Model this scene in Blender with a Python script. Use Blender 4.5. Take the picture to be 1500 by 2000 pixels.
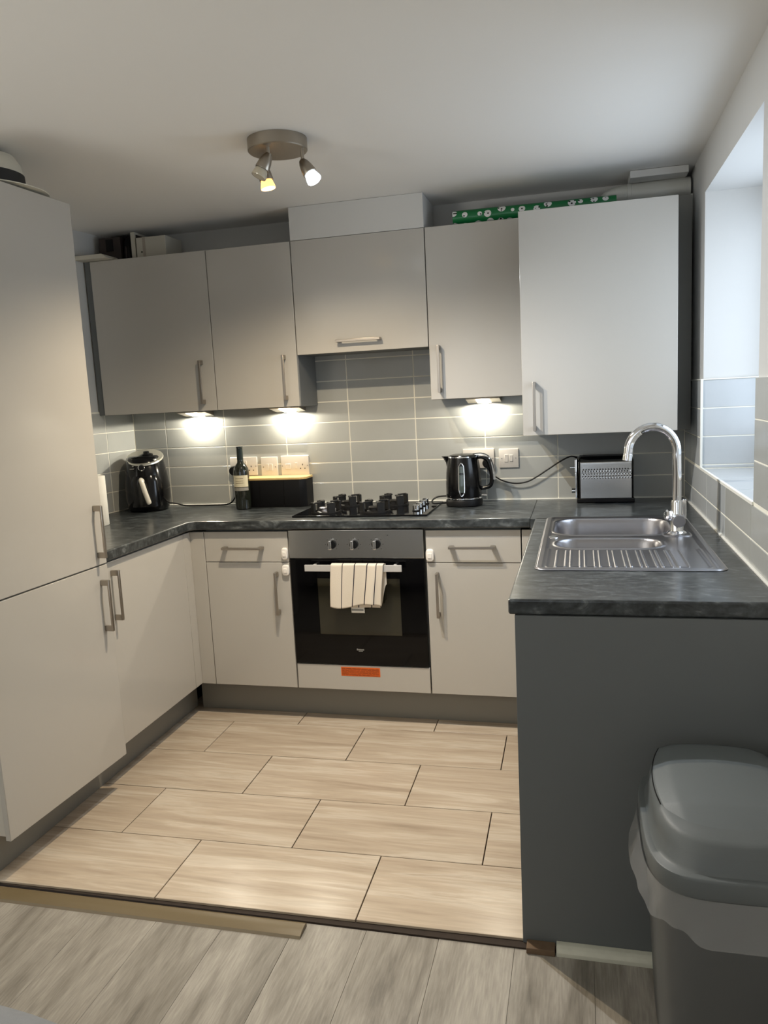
import bpy, bmesh, math, random
from mathutils import Vector, Matrix
random.seed(7)
for o in list(bpy.data.objects): bpy.data.objects.remove(o)
C = bpy.context.scene.collection
SC = bpy.context.scene
PI = math.pi

# ---------------------------------------------------------------- camera, world, light, exposure
cam = bpy.data.cameras.new('camera'); cam.sensor_fit = 'VERTICAL'; cam.sensor_height = 36.0
cam.lens = 1524.84 / 2000 * 36.0; cam.clip_start = 0.02
co = bpy.data.objects.new('camera', cam); C.objects.link(co)
r_, u_, f_ = (Vector(v) for v in ((0.96962886, 0.23946362, -0.0497699), (0.01268862, 0.15396554, 0.98799474), (-0.24425165, 0.95861973, -0.14625097)))
m = Matrix((r_, u_, -f_)).transposed().to_4x4(); m.translation = Vector((1.2273, -3.1201, 1.4160))
co.matrix_world = m; SC.camera = co
SC.view_settings.view_transform = 'Standard'; SC.view_settings.look = 'None'
SC.view_settings.gamma = 1; SC.view_settings.use_curve_mapping = False
SC.view_settings.exposure = 0.25
SC.cycles.max_bounces = 8; SC.cycles.diffuse_bounces = 5; SC.cycles.glossy_bounces = 4; SC.cycles.transmission_bounces = 6
SC.cycles.sample_clamp_indirect = 4.0; SC.cycles.use_denoising = True
SC.cycles.caustics_reflective = False; SC.cycles.caustics_refractive = False
w = bpy.data.worlds.new('sky'); SC.world = w; w.use_nodes = True
w.node_tree.nodes['Background'].inputs[0].default_value = (0.75, 0.86, 1.0, 1); w.node_tree.nodes['Background'].inputs[1].default_value = 1.2

def area(name, loc, rot, sx, sy, power, col):
    l = bpy.data.lights.new(name, 'AREA'); l.shape = 'RECTANGLE'; l.size = sx; l.size_y = sy; l.energy = power; l.color = col
    o = bpy.data.objects.new(name, l); C.objects.link(o); o.location = loc; o.rotation_euler = rot; return o
def spot(name, loc, d, power, col, ang=150, blend=0.8, rad=0.02):
    l = bpy.data.lights.new(name, 'SPOT'); l.energy = power; l.color = col; l.spot_size = math.radians(ang); l.spot_blend = blend; l.shadow_soft_size = rad
    o = bpy.data.objects.new(name, l); C.objects.link(o); o.location = loc
    o.rotation_euler = Vector(d).to_track_quat('-Z', 'Y').to_euler(); return o
# daylight entering through the kitchen window; added fill light at an unseen rear window
area('window_daylight', (1.93, -0.4165, 1.60), (0, PI/2, 0), 0.80, 0.78, 6.2, (0.74, 0.86, 1.0))
area('rear_fill', (0.4, -5.42, 1.35), (PI/2, 0, 0), 1.9, 1.25, 5.0, (0.90, 0.95, 1.0))
# added fill light out of view, aimed up to bounce off the ceiling
area('bounce_fill', (-1.5, -3.9, 0.95), (PI, 0, 0), 1.0, 1.0, 66.0, (1.0, 0.97, 0.90))

# ---------------------------------------------------------------- materials
def srgb(r, g, b):
    f = lambda c: (c/255/12.92) if c/255 <= 0.04045 else ((c/255+0.055)/1.055)**2.4
    return (f(r), f(g), f(b), 1)
def mat(name, col, rough=0.5, metal=0.0, coat=0.0, spec=0.5, trans=0.0, emit=None, estr=0, noise=0.0, nscale=8, bump=0.0, bscale=200, alpha=1.0, aniso=None):
    m = bpy.data.materials.new(name); m.use_nodes = True; N = m.node_tree.nodes; L = m.node_tree.links
    p = N['Principled BSDF']; c = col if len(col) == 4 else (*col, 1)
    p.inputs['Base Color'].default_value = c; p.inputs['Roughness'].default_value = rough; p.inputs['Metallic'].default_value = metal
    p.inputs['Coat Weight'].default_value = coat; p.inputs['Coat Roughness'].default_value = 0.05
    p.inputs['Specular IOR Level'].default_value = spec; p.inputs['Transmission Weight'].default_value = trans; p.inputs['Alpha'].default_value = alpha
    if emit: p.inputs['Emission Color'].default_value = (*emit, 1); p.inputs['Emission Strength'].default_value = estr
    if noise or bump:
        g = N.new('ShaderNodeNewGeometry')
    if noise:
        n = N.new('ShaderNodeTexNoise'); n.inputs['Scale'].default_value = nscale; n.inputs['Detail'].default_value = 4
        L.new(g.outputs['Position'], n.inputs['Vector'])
        mx = N.new('ShaderNodeMix'); mx.data_type = 'RGBA'
        mx.inputs[6].default_value = [x*(1-noise) for x in c[:3]]+[1]; mx.inputs[7].default_value = [min(1, x*(1+noise)) for x in c[:3]]+[1]
        L.new(n.outputs['Fac'], mx.inputs[0]); L.new(mx.outputs[2], p.inputs['Base Color'])
    if bump:
        n2 = N.new('ShaderNodeTexNoise'); n2.inputs['Scale'].default_value = bscale; n2.inputs['Detail'].default_value = 3
        b = N.new('ShaderNodeBump'); b.inputs['Strength'].default_value = bump; b.inputs['Distance'].default_value = 0.002
        if aniso:
            mp = N.new('ShaderNodeMapping'); mp.inputs['Scale'].default_value = aniso; L.new(g.outputs['Position'], mp.inputs['Vector']); L.new(mp.outputs[0], n2.inputs['Vector'])
        else: L.new(g.outputs['Position'], n2.inputs['Vector'])
        L.new(n2.outputs['Fac'], b.inputs['Height']); L.new(b.outputs[0], p.inputs['Normal'])
    return m
def ramp_mat(name, stops, stretch, scale, rough=0.4, detail=8, dist=0.0, rand=8.0, coat=0, bump=0.05, fine=None, rrange=None, tint=0.0):
    """noise stretched along an axis, coloured by a ramp and different on every piece"""
    m = bpy.data.materials.new(name); m.use_nodes = True; N = m.node_tree.nodes; L = m.node_tree.links; p = N['Principled BSDF']
    g = N.new('ShaderNodeNewGeometry'); oi = N.new('ShaderNodeObjectInfo')
    mp = N.new('ShaderNodeMapping'); mp.inputs['Scale'].default_value = stretch
    n = N.new('ShaderNodeTexNoise'); n.noise_dimensions = '4D'; n.inputs['Scale'].default_value = scale; n.inputs['Detail'].default_value = detail
    n.inputs['Roughness'].default_value = 0.6; n.inputs['Distortion'].default_value = dist
    mu = N.new('ShaderNodeMath'); mu.operation = 'MULTIPLY'; mu.inputs[1].default_value = rand
    L.new(oi.outputs['Random'], mu.inputs[0]); L.new(mu.outputs[0], n.inputs['W'])
    L.new(g.outputs['Position'], mp.inputs['Vector']); L.new(mp.outputs[0], n.inputs['Vector'])
    cr = N.new('ShaderNodeValToRGB'); L.new(n.outputs['Fac'], cr.inputs['Fac'])
    while len(cr.color_ramp.elements) < len(stops): cr.color_ramp.elements.new(0.5)
    for e, (pos, c) in zip(cr.color_ramp.elements, stops): e.position = pos; e.color = c
    out = cr.outputs['Color']
    if fine:
        st, sc, amt = fine
        mp2 = N.new('ShaderNodeMapping'); mp2.inputs['Scale'].default_value = st; n2 = N.new('ShaderNodeTexNoise'); n2.inputs['Scale'].default_value = sc; n2.inputs['Detail'].default_value = 6
        L.new(g.outputs['Position'], mp2.inputs['Vector']); L.new(mp2.outputs[0], n2.inputs['Vector'])
        mr = N.new('ShaderNodeMapRange'); mr.inputs['From Min'].default_value = 0.3; mr.inputs['From Max'].default_value = 0.7; mr.inputs['To Min'].default_value = 1-amt; mr.inputs['To Max'].default_value = 1+amt*0.4
        L.new(n2.outputs['Fac'], mr.inputs['Value'])
        vm = N.new('ShaderNodeVectorMath'); vm.operation = 'SCALE'; L.new(out, vm.inputs[0]); L.new(mr.outputs[0], vm.inputs['Scale']); out = vm.outputs[0]
    if tint:
        mr = N.new('ShaderNodeMapRange'); mr.inputs['To Min'].default_value = 1-tint; mr.inputs['To Max'].default_value = 1+tint; L.new(oi.outputs['Random'], mr.inputs['Value'])
        vm = N.new('ShaderNodeVectorMath'); vm.operation = 'SCALE'; L.new(out, vm.inputs[0]); L.new(mr.outputs[0], vm.inputs['Scale']); out = vm.outputs[0]
    L.new(out, p.inputs['Base Color'])
    p.inputs['Roughness'].default_value = rough; p.inputs['Coat Weight'].default_value = coat; p.inputs['Coat Roughness'].default_value = 0.12
    if bump:
        b = N.new('ShaderNodeBump'); b.inputs['Strength'].default_value = bump; b.inputs['Distance'].default_value = 0.002
        L.new(n.outputs['Fac'], b.inputs['Height']); L.new(b.outputs[0], p.inputs['Normal'])
    return m
M = {}
M['paint'] = mat('white_wall_paint', srgb(208, 208, 206), 0.75, noise=0.015, nscale=1.5, bump=0.06, bscale=260)
M['ceiling'] = mat('ceiling_paint', srgb(236, 235, 232), 0.85, noise=0.012, nscale=0.9, bump=0.08, bscale=200)
M['rearwall'] = mat('unseen_rear_wall_dark', srgb(118, 114, 110), 0.8, noise=0.02, nscale=2)  # unseen rear wall, darkened to cut the light bounced onto the fronts
M['ovenbar'] = mat('pale_anodised_bar', srgb(214, 212, 210), 0.35, metal=0.35)
M['cab'] = mat('gloss_cabinet_front', srgb(186, 183, 177), 0.17, coat=0.0, bump=0.035, bscale=60)
M['cabedge'] = mat('cabinet_edge', srgb(196, 192, 184), 0.35)
M['grey'] = mat('grey_panel', srgb(101, 105, 106), 0.55, noise=0.03, nscale=3)
M['plinth'] = mat('grey_plinth', srgb(128, 127, 122), 0.45)
M['carc'] = mat('carcass_grey', srgb(112, 114, 114), 0.5)
M['inner'] = mat('dark_gap', (0.02, 0.02, 0.02), 0.8)
M['nickel'] = mat('brushed_nickel', srgb(176, 168, 158), 0.34, metal=1.0)
M['nickeld'] = mat('satin_nickel_fitting', srgb(160, 152, 140), 0.36, metal=1.0, bump=0.05, bscale=80, aniso=(1, 1, 12))
M['chrome'] = mat('chrome', (0.82, 0.83, 0.85, 1), 0.06, metal=1.0)
M['steel'] = mat('stainless_steel', srgb(162, 161, 165), 0.30, metal=1.0, bump=0.04, bscale=60, aniso=(1, 14, 14))
M['steelb'] = mat('brushed_steel_panel', srgb(200, 200, 198), 0.20, metal=1.0, bump=0.03, bscale=90, aniso=(0.6, 14, 30))
M['blackgloss'] = mat('black_gloss_plastic', (0.003, 0.003, 0.0035, 1), 0.16, coat=0.0, spec=0.4)
M['black'] = mat('black_satin', (0.003, 0.003, 0.0035, 1), 0.5, spec=0.25)
M['iron'] = mat('cast_iron', (0.010, 0.0095, 0.009, 1), 0.5, spec=0.35, bump=0.2, bscale=400)
M['glassblack'] = mat('black_glass', (0.002, 0.002, 0.0025, 1), 0.06, spec=0.22)
M['ovenwin'] = mat('oven_window_glass', srgb(46, 44, 34), 0.08, spec=0.8)
M['whiteplastic'] = mat('white_plastic', srgb(204, 200, 194), 0.28)
M['lockplastic'] = mat('white_lock_plastic', srgb(236, 232, 226), 0.35)
M['grout'] = mat('wall_grout', srgb(236, 234, 222), 0.8)
M['seal'] = mat('white_sealant', srgb(232, 232, 226), 0.45)
M['darkgrout'] = mat('dark_subfloor', srgb(52, 42, 34), 0.9, noise=0.3, nscale=40)
M['glass'] = mat('window_glass', (0.95, 0.98, 1, 1), 0.02, trans=1.0)
M['upvc'] = mat('window_frame_white', srgb(235, 236, 238), 0.35)
M['binlid'] = mat('bin_lid_grey', srgb(94, 99, 100), 0.5, bump=0.1, bscale=500)
M['binflap'] = mat('bin_flap_grey', srgb(98, 104, 106), 0.5, bump=0.1, bscale=500)
M['binbody'] = mat('bin_body_grey', srgb(86, 88, 88), 0.5)
M['sofa'] = mat('grey_sofa_fabric', srgb(150, 152, 155), 0.95, noise=0.08, nscale=60, bump=0.35, bscale=700)
M['threshold'] = mat('beige_threshold', srgb(112, 98, 72), 0.35, coat=0.0)
M['woodbrown'] = mat('raw_wood_brown', srgb(106, 86, 66), 0.8, noise=0.25, nscale=60)
M['whitewood'] = mat('white_painted_wood', srgb(205, 205, 190), 0.6, noise=0.06, nscale=90, bump=0.3, bscale=120, aniso=(1, 20, 20))
M['paperwhite'] = mat('kitchen_paper', srgb(240, 238, 230), 0.9, bump=0.4, bscale=300)
M['card'] = mat('grey_card', srgb(170, 160, 148), 0.7)
M['darkbox'] = mat('dark_brown_box', srgb(46, 36, 32), 0.6)
M['greybox'] = mat('white_box', srgb(196, 192, 180), 0.6)
M['pipe'] = mat('flue_pipe', srgb(205, 205, 198), 0.4)
M['bamboo'] = ramp_mat('bamboo_lid', [(0.3, srgb(206, 172, 112)), (0.7, srgb(230, 200, 140))], (2, 20, 20), 6, rough=0.45)
M['bottle'] = mat('dark_bottle_glass', (0.012, 0.014, 0.010, 1), 0.06, coat=0.4)
M['foil'] = mat('bottle_capsule', (0.012, 0.02, 0.018, 1), 0.3, metal=0.3)
M['label'] = mat('cream_label', srgb(214, 206, 178), 0.6)
M['labelgrey'] = mat('silver_label_band', srgb(165, 160, 150), 0.4, metal=0.4)
M['labelink'] = mat('label_ink', srgb(120, 105, 80), 0.7)
M['hatwhite'] = mat('cream_hat_felt', srgb(206, 202, 188), 0.9, bump=0.2, bscale=300)
M['hatband'] = mat('black_hat_band', (0.01, 0.01, 0.01, 1), 0.6)
M['orange'] = mat('orange_sticker', srgb(226, 104, 26), 0.5)
M['stickerink'] = mat('sticker_ink', srgb(120, 48, 14), 0.6)
M['marking'] = mat('grey_print', srgb(140, 140, 136), 0.5)
M['inkdark'] = mat('dark_print', srgb(50, 48, 46), 0.5)
M['fryhandle'] = mat('champagne_handle', srgb(205, 200, 188), 0.3)
M['frytop'] = mat('silver_fryer_top', srgb(205, 203, 192), 0.28, metal=0.75)
M['water'] = mat('kettle_gauge', srgb(70, 80, 78), 0.1)
M['bulbwarm'] = mat('warm_bulb_face', (1, 0.8, 0.5, 1), 0.4, emit=(1.0, 0.74, 0.36), estr=9)
M['bulbwhite'] = mat('white_bulb_face', (1, 1, 1, 1), 0.4, emit=(0.86, 0.94, 1.0), estr=26)
M['glowwarm'] = mat('warm_bulb_glass', (1, 0.8, 0.5, 1), 0.2, emit=(1.0, 0.50, 0.13), estr=1.7)
M['glowwhite'] = mat('white_bulb_glass', (1, 1, 1, 1), 0.2, emit=(0.80, 0.91, 1.0), estr=1.0)
M['bulboff'] = mat('unlit_bulb_glass', srgb(196, 188, 168), 0.12, coat=0.5)
M['ledface'] = mat('led_diffuser', (1, 1, 0.9, 1), 0.4, emit=(1.0, 0.93, 0.74), estr=16)
M['tileA'] = ramp_mat('grey_wall_tile', [(0.3, srgb(168, 170, 167)), (0.7, srgb(176, 178, 175))], (1, 1, 1), 5, rough=0.22, rand=10, bump=0.02, tint=0.02)
M['tileLit'] = ramp_mat('lit_grey_wall_tile', [(0.3, srgb(180, 185, 188)), (0.7, srgb(188, 192, 195))], (1, 1, 1), 5, rough=0.2, rand=10, bump=0.02, tint=0.02)  # grey wall tile with the cool light near the window put into its colour
M['floor'] = ramp_mat('beige_stone_tile', [(0.22, srgb(156, 140, 122)), (0.40, srgb(184, 167, 147)), (0.52, srgb(194, 178, 158)), (0.60, srgb(206, 193, 175)), (0.70, srgb(186, 169, 149))],
                      (0.8, 8.5, 1), 1.9, rough=0.26, detail=5, dist=0.9, rand=14, bump=0.03, fine=((2, 30, 1), 3, 0.10), tint=0.03)
M['lam'] = ramp_mat('grey_oak_laminate', [(0.22, srgb(96, 90, 82)), (0.42, srgb(142, 136, 126)), (0.58, srgb(166, 160, 150)), (0.8, srgb(184, 178, 168))],
                    (5, 0.9, 1), 1.9, rough=0.36, dist=1.3, detail=6, rand=14, bump=0.06, fine=((70, 5, 1), 3, 0.22), tint=0.05)
M['worktop'] = ramp_mat('dark_slate_worktop', [(0.28, srgb(30, 34, 36)), (0.45, srgb(50, 54, 56)), (0.57, srgb(72, 77, 79)), (0.66, srgb(108, 113, 115)), (0.74, srgb(62, 66, 68))],
                        (1.0, 2.8, 2.0), 8.5, rough=0.30, coat=0.15, dist=2.0, rand=3, bump=0.04, detail=10, fine=((22, 30, 22), 3, 0.45))
# towel: white cotton with thin dark stripes from its UVs
def towel_mat():
    m = bpy.data.materials.new('striped_towel'); m.use_nodes = True; N = m.node_tree.nodes; L = m.node_tree.links; p = N['Principled BSDF']
    uv = N.new('ShaderNodeUVMap'); sp = N.new('ShaderNodeSeparateXYZ'); L.new(uv.outputs[0], sp.inputs[0])
    cr = N.new('ShaderNodeValToRGB'); cr.color_ramp.interpolation = 'CONSTANT'; L.new(sp.outputs[0], cr.inputs[0])
    wht = srgb(226, 216, 200); dk = srgb(40, 36, 48); els = [(0, wht)]
    for s in (0.22, 0.455, 0.69, 0.86): els += [(s, dk), (s+0.018, wht)]
    while len(cr.color_ramp.elements) < len(els): cr.color_ramp.elements.new(0.5)
    for e, (a, c) in zip(cr.color_ramp.elements, els): e.position = a; e.color = c
    L.new(cr.outputs[0], p.inputs['Base Color']); p.inputs['Roughness'].default_value = 0.95
    n = N.new('ShaderNodeTexNoise'); n.inputs['Scale'].default_value = 60; b = N.new('ShaderNodeBump'); b.inputs['Strength'].default_value = 0.3; b.inputs['Distance'].default_value = 0.002
    L.new(n.outputs[0], b.inputs['Height']); L.new(b.outputs[0], p.inputs['Normal']); return m
M['towel'] = towel_mat()
# wrapping paper: green with white footballs carrying dark patches
def paper_mat():
    m = bpy.data.materials.new('football_wrapping_paper'); m.use_nodes = True; N = m.node_tree.nodes; L = m.node_tree.links; p = N['Principled BSDF']
    uv = N.new('ShaderNodeUVMap')
    v = N.new('ShaderNodeTexVoronoi'); v.inputs['Scale'].default_value = 1.0; v.inputs['Randomness'].default_value = 0.45; L.new(uv.outputs[0], v.inputs['Vector'])
    v2 = N.new('ShaderNodeTexVoronoi'); v2.inputs['Scale'].default_value = 3.3; v2.inputs['Randomness'].default_value = 0.5; L.new(uv.outputs[0], v2.inputs['Vector'])
    a = N.new('ShaderNodeMath'); a.operation = 'LESS_THAN'; a.inputs[1].default_value = 0.36; L.new(v.outputs['Distance'], a.inputs[0])
    c = N.new('ShaderNodeMath'); c.operation = 'LESS_THAN'; c.inputs[1].default_value = 0.30; L.new(v2.outputs['Distance'], c.inputs[0])
    m1 = N.new('ShaderNodeMix'); m1.data_type = 'RGBA'; m1.inputs[6].default_value = srgb(225, 225, 225); m1.inputs[7].default_value = srgb(12, 22, 14); L.new(c.outputs[0], m1.inputs[0])
    m2 = N.new('ShaderNodeMix'); m2.data_type = 'RGBA'; m2.inputs[6].default_value = srgb(14, 110, 58); L.new(m1.outputs[2], m2.inputs[7]); L.new(a.outputs[0], m2.inputs[0])
    L.new(m2.outputs[2], p.inputs['Base Color']); p.inputs['Roughness'].default_value = 0.3; return m
M['wrap'] = paper_mat()
# bin bag: thin translucent film
def bag_mat():
    m = bpy.data.materials.new('bin_bag_film'); m.use_nodes = True; N = m.node_tree.nodes; L = m.node_tree.links; p = N['Principled BSDF']
    p.inputs['Base Color'].default_value = srgb(215, 216, 216); p.inputs['Roughness'].default_value = 0.25
    tr = N.new('ShaderNodeBsdfTransparent'); mx = N.new('ShaderNodeMixShader'); mx.inputs[0].default_value = 0.20
    L.new(tr.outputs[0], mx.inputs[1]); L.new(p.outputs[0], mx.inputs[2]); L.new(mx.outputs[0], N['Material Output'].inputs[0])
    g = N.new('ShaderNodeNewGeometry'); n = N.new('ShaderNodeTexNoise'); n.inputs['Scale'].default_value = 18; n.inputs['Detail'].default_value = 4
    b = N.new('ShaderNodeBump'); b.inputs['Strength'].default_value = 0.7; b.inputs['Distance'].default_value = 0.01
    L.new(g.outputs['Position'], n.inputs['Vector']); L.new(n.outputs[0], b.inputs['Height']); L.new(b.outputs[0], p.inputs['Normal']); return m
M['bag'] = bag_mat()

# ---------------------------------------------------------------- mesh helpers
class G:
    def __init__(s): s.bm = bmesh.new(); s.flat = True
    def box(s, x0, y0, z0, x1, y1, z1, bev=0.0, seg=2):
        t = bmesh.new()
        bmesh.ops.create_cube(t, size=1, matrix=Matrix.Translation(((x0+x1)/2, (y0+y1)/2, (z0+z1)/2)) @ Matrix.Diagonal((abs(x1-x0), abs(y1-y0), abs(z1-z0), 1)))
        if bev: bmesh.ops.bevel(t, geom=list(t.edges), offset=bev, segments=seg, profile=0.5, affect='EDGES')
        return s._add(t)
    def _add(s, t, mtx=None):
        if mtx is not None: bmesh.ops.transform(t, matrix=mtx, verts=list(t.verts))
        me = bpy.data.meshes.new('_'); t.to_mesh(me); t.free(); s.bm.from_mesh(me); bpy.data.meshes.remove(me); return s
    def cyl(s, a, b, r, r2=None, seg=24, bev=0.0):
        a = Vector(a); b = Vector(b); d = b-a; t = bmesh.new()
        bmesh.ops.create_cone(t, cap_ends=True, segments=seg, radius1=r, radius2=r if r2 is None else r2, depth=d.length)
        if bev:
            es = [e for e in t.edges if any(len(f.verts) > 4 for f in e.link_faces)]
            bmesh.ops.bevel(t, geom=es, offset=bev, segments=2, profile=0.5, affect='EDGES')
        return s._add(t, Matrix.Translation((a+b)/2) @ d.to_track_quat('Z', 'Y').to_matrix().to_4x4())
    def lathe(s, prof, o=(0, 0, 0), axis=(0, 0, 1), seg=32):
        """prof: (radius, height) list along axis from o"""
        s.flat = False
        q = Vector(axis).to_track_quat('Z', 'Y'); o = Vector(o); rings = []
        for r, h in prof:
            if r < 1e-6: rings.append([s.bm.verts.new(o + q @ Vector((0, 0, h)))])
            else: rings.append([s.bm.verts.new(o + q @ Vector((r*math.cos(2*PI*k/seg), r*math.sin(2*PI*k/seg), h))) for k in range(seg)])
        for A, B in zip(rings, rings[1:]):
            for k in range(seg):
                k2 = (k+1) % seg
                if len(A) == 1 and len(B) == 1: continue
                if len(A) == 1: s.bm.faces.new((A[0], B[k2], B[k]))
                elif len(B) == 1: s.bm.faces.new((A[k], A[k2], B[0]))
                else: s.bm.faces.new((A[k], A[k2], B[k2], B[k]))
        return s
    def loft(s, secs, seg=40, cap0=True, cap1=True):
        """secs: (z, cx, cy, rx, ry, n) superellipse sections"""
        s.flat = False
        rings = []
        for z, cx, cy, rx, ry, n in secs:
            R = []
            for k in range(seg):
                a = 2*PI*(k+0.5)/seg; c, d = math.cos(a), math.sin(a); zz = z(c, d) if callable(z) else z
                R.append(s.bm.verts.new((cx+rx*math.copysign(abs(c)**(2/n), c), cy+ry*math.copysign(abs(d)**(2/n), d), zz)))
            rings.append(R)
        for A, B in zip(rings, rings[1:]):
            for k in range(seg): s.bm.faces.new((A[k], A[(k+1) % seg], B[(k+1) % seg], B[k]))
        if cap0: s.bm.faces.new(rings[0][::-1])
        if cap1: s.bm.faces.new(rings[-1])
        return s
    def tube(s, pts, r, seg=12, smooth=6, flat=1.0):
        P = [Vector(p) for p in pts]; s.flat = False
        if smooth and len(P) > 2:
            Q = []
            for i in range(len(P)-1):
                p0, p1, p2, p3 = P[max(i-1, 0)], P[i], P[i+1], P[min(i+2, len(P)-1)]
                for k in range(smooth):
                    t = k/smooth; Q.append(0.5*((2*p1)+(p2-p0)*t+(2*p0-5*p1+4*p2-p3)*t*t+(3*p1-p0-3*p2+p3)*t**3))
            Q.append(P[-1]); P = Q
        rings = []; up = None
        for i, p in enumerate(P):
            d = (P[min(i+1, len(P)-1)]-P[max(i-1, 0)]).normalized()
            if up is None: up = d.orthogonal().normalized()
            up = (up-d*up.dot(d)).normalized(); v = d.cross(up)
            rr = r(i/(len(P)-1)) if callable(r) else r
            rings.append([s.bm.verts.new(p+up*rr*math.cos(2*PI*k/seg)*flat+v*rr*math.sin(2*PI*k/seg)) for k in range(seg)])
        for A, B in zip(rings, rings[1:]):
            for k in range(seg): s.bm.faces.new((A[k], A[(k+1) % seg], B[(k+1) % seg], B[k]))
        s.bm.faces.new(rings[0][::-1]); s.bm.faces.new(rings[-1]); return s
    def prism(s, pts, axis, lo, hi, bev=0.0, seg=2):
        t = bmesh.new(); mk = {'x': lambda a, b, c: (c, a, b), 'y': lambda a, b, c: (a, c, b), 'z': lambda a, b, c: (a, b, c)}[axis]
        A = [t.verts.new(mk(a, b, lo)) for a, b in pts]; B = [t.verts.new(mk(a, b, hi)) for a, b in pts]; n = len(pts)
        t.faces.new(A[::-1]); t.faces.new(B)
        for k in range(n): t.faces.new((A[k], A[(k+1) % n], B[(k+1) % n], B[k]))
        bmesh.ops.recalc_face_normals(t, faces=list(t.faces))
        if bev: bmesh.ops.bevel(t, geom=list(t.edges), offset=bev, segments=seg, profile=0.5, affect='EDGES')
        return s._add(t)
    def grid(s, fn, nu, nv, uv=False):
        s.flat = False
        V = [[s.bm.verts.new(fn(i/nu, j/nv)) for j in range(nv+1)] for i in range(nu+1)]
        lay = s.bm.loops.layers.uv.verify() if uv else None
        for i in range(nu):
            for j in range(nv):
                f = s.bm.faces.new((V[i][j], V[i+1][j], V[i+1][j+1], V[i][j+1]))
                if lay is not None:
                    for l, (a, b) in zip(f.loops, ((i, j), (i+1, j), (i+1, j+1), (i, j+1))): l[lay].uv = (a/nu, b/nv)
        return s
    def build(s, name, material, parent=None, ang=35, recalc=True):
        if s.flat and ang == 35: ang = 20
        if recalc: bmesh.ops.recalc_face_normals(s.bm, faces=list(s.bm.faces))
        r = parent
        while r is not None and r.parent is not None: r = r.parent
        if r is not None and not r.get('_loc'):
            bmesh.ops.translate(s.bm, vec=-Vector(r['_o']) if '_o' in r else (0, 0, 0), verts=list(s.bm.verts))
        me = bpy.data.meshes.new(name); s.bm.to_mesh(me); s.bm.free(); me.materials.append(M[material])
        for p in me.polygons: p.use_smooth = True
        me.set_sharp_from_angle(angle=math.radians(ang))
        o = bpy.data.objects.new(name, me); C.objects.link(o)
        if parent is not None: o.parent = parent
        return o
def thing(name, label, cat, loc=(0, 0, 0), rotz=0, group=None, local=False):
    o = bpy.data.objects.new(name, None); C.objects.link(o); o.empty_display_size = 0.05
    o.location = loc; o.rotation_euler = (0, 0, rotz); o['label'] = label; o['category'] = cat
    o['_o'] = tuple(loc)
    if local: o['_loc'] = 1
    if group: o['group'] = group
    return o
def tag(o, label, cat, group=None):
    o['label'] = label; o['category'] = cat
    if group: o['group'] = group
    return o
def struct(o): o['kind'] = 'structure'; return o
def sbox(name, material, x0, y0, z0, x1, y1, z1, parent=None, bev=0):
    o = G().box(x0, y0, z0, x1, y1, z1, bev).build(name, material, parent)
    return o if parent else struct(o)

# ---------------------------------------------------------------- key planes (metres)
DW, XR, ZC = 0.515, 1.673, 2.2552          # tiled face of the back wall, of the right wall, ceiling
YU, ZU, ZB, ZH = 0.259, 2.1125, 1.390, 1.617   # wall cabinet front, top, bottom, hood door bottom
WZ, WB = 0.911, 0.872                       # worktop top and underside
REAR = -5.5
SL = 0.10                                   # the left wall splays outward towards the room
xl = lambda y: -1.012-SL*(DW-y)

# ---------------------------------------------------------------- structure
struct(G().box(-2.6, REAR-0.1, ZC, 2.1, DW+0.2, ZC+0.1).build('ceiling', 'ceiling'))
wb = sbox('wall_back', 'paint', -1.3, DW+0.008, -0.05, 2.1, DW+0.15, ZC)
wl = struct(G().prism([(xl(DW+0.01)-0.008, DW+0.01), (xl(-1.3)-0.008, -1.3), (-2.5, -1.3), (-2.5, REAR), (-2.62, REAR), (-2.62, DW+0.15), (xl(DW)-0.008, DW+0.15)], 'z', -0.05, ZC).build('wall_left', 'paint'))
wf = struct(G().box(-2.6, REAR-0.12, -0.05, -0.6, REAR, ZC).box(1.4, REAR-0.12, -0.05, 2.1, REAR, ZC).box(-0.6, REAR-0.12, -0.05, 1.4, REAR, 0.7).box(-0.6, REAR-0.12, 2.05, 1.4, REAR, ZC).build('wall_front', 'rearwall'))
# right wall around the window recess (opening y -0.885..0.049, z 1.085..2.09)
WX = XR+0.008; JF, JN, SZ, LZ = 0.049, -0.885, 1.075, 2.092
wr = struct(G().box(WX, JF+0.008, -0.05, WX+0.33, DW+0.15, ZC).box(WX, REAR, -0.05, WX+0.33, JN, ZC).box(WX, JN, -0.05, WX+0.33, JF+0.008, SZ).box(WX, JN, LZ, WX+0.33, JF+0.008, ZC).build('wall_right', 'paint'))
# windows
def window(name, axis_x, lo, hi, z0, z1, at, th):
    w_ = thing(name, '', '', (0, 0, 0)); del w_['label']; del w_['category']; w_['kind'] = 'structure'
    f = 0.05
    def b(u0, v0, u1, v1, nm, mt, t0=0, t1=th):
        g = G()
        if axis_x: g.box(at+t0, u0, v0, at+t1, u1, v1, 0.003 if mt == 'upvc' else 0)
        else: g.box(u0, at+t0, v0, u1, at+t1, v1, 0.003 if mt == 'upvc' else 0)
        return g.build(nm, mt, w_)
    mid = (lo+hi)/2
    for a in ((lo, z0, lo+f, z1), (hi-f, z0, hi, z1), (mid-f/2, z0+f, mid+f/2, z1-f), (lo+f, z0, hi-f, z0+f), (lo+f, z1-f, hi-f, z1)): b(*a, 'window_frame', 'upvc')
    b(lo+f, z0+f, mid-f/2, z1-f, 'pane', 'glass', th*0.4, th*0.6); b(mid+f/2, z0+f, hi-f, z1-f, 'pane', 'glass', th*0.4, th*0.6)
    return w_
window('window_1', True, JN, JF+0.008, SZ+0.01, LZ, 1.95, 0.06)
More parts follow.
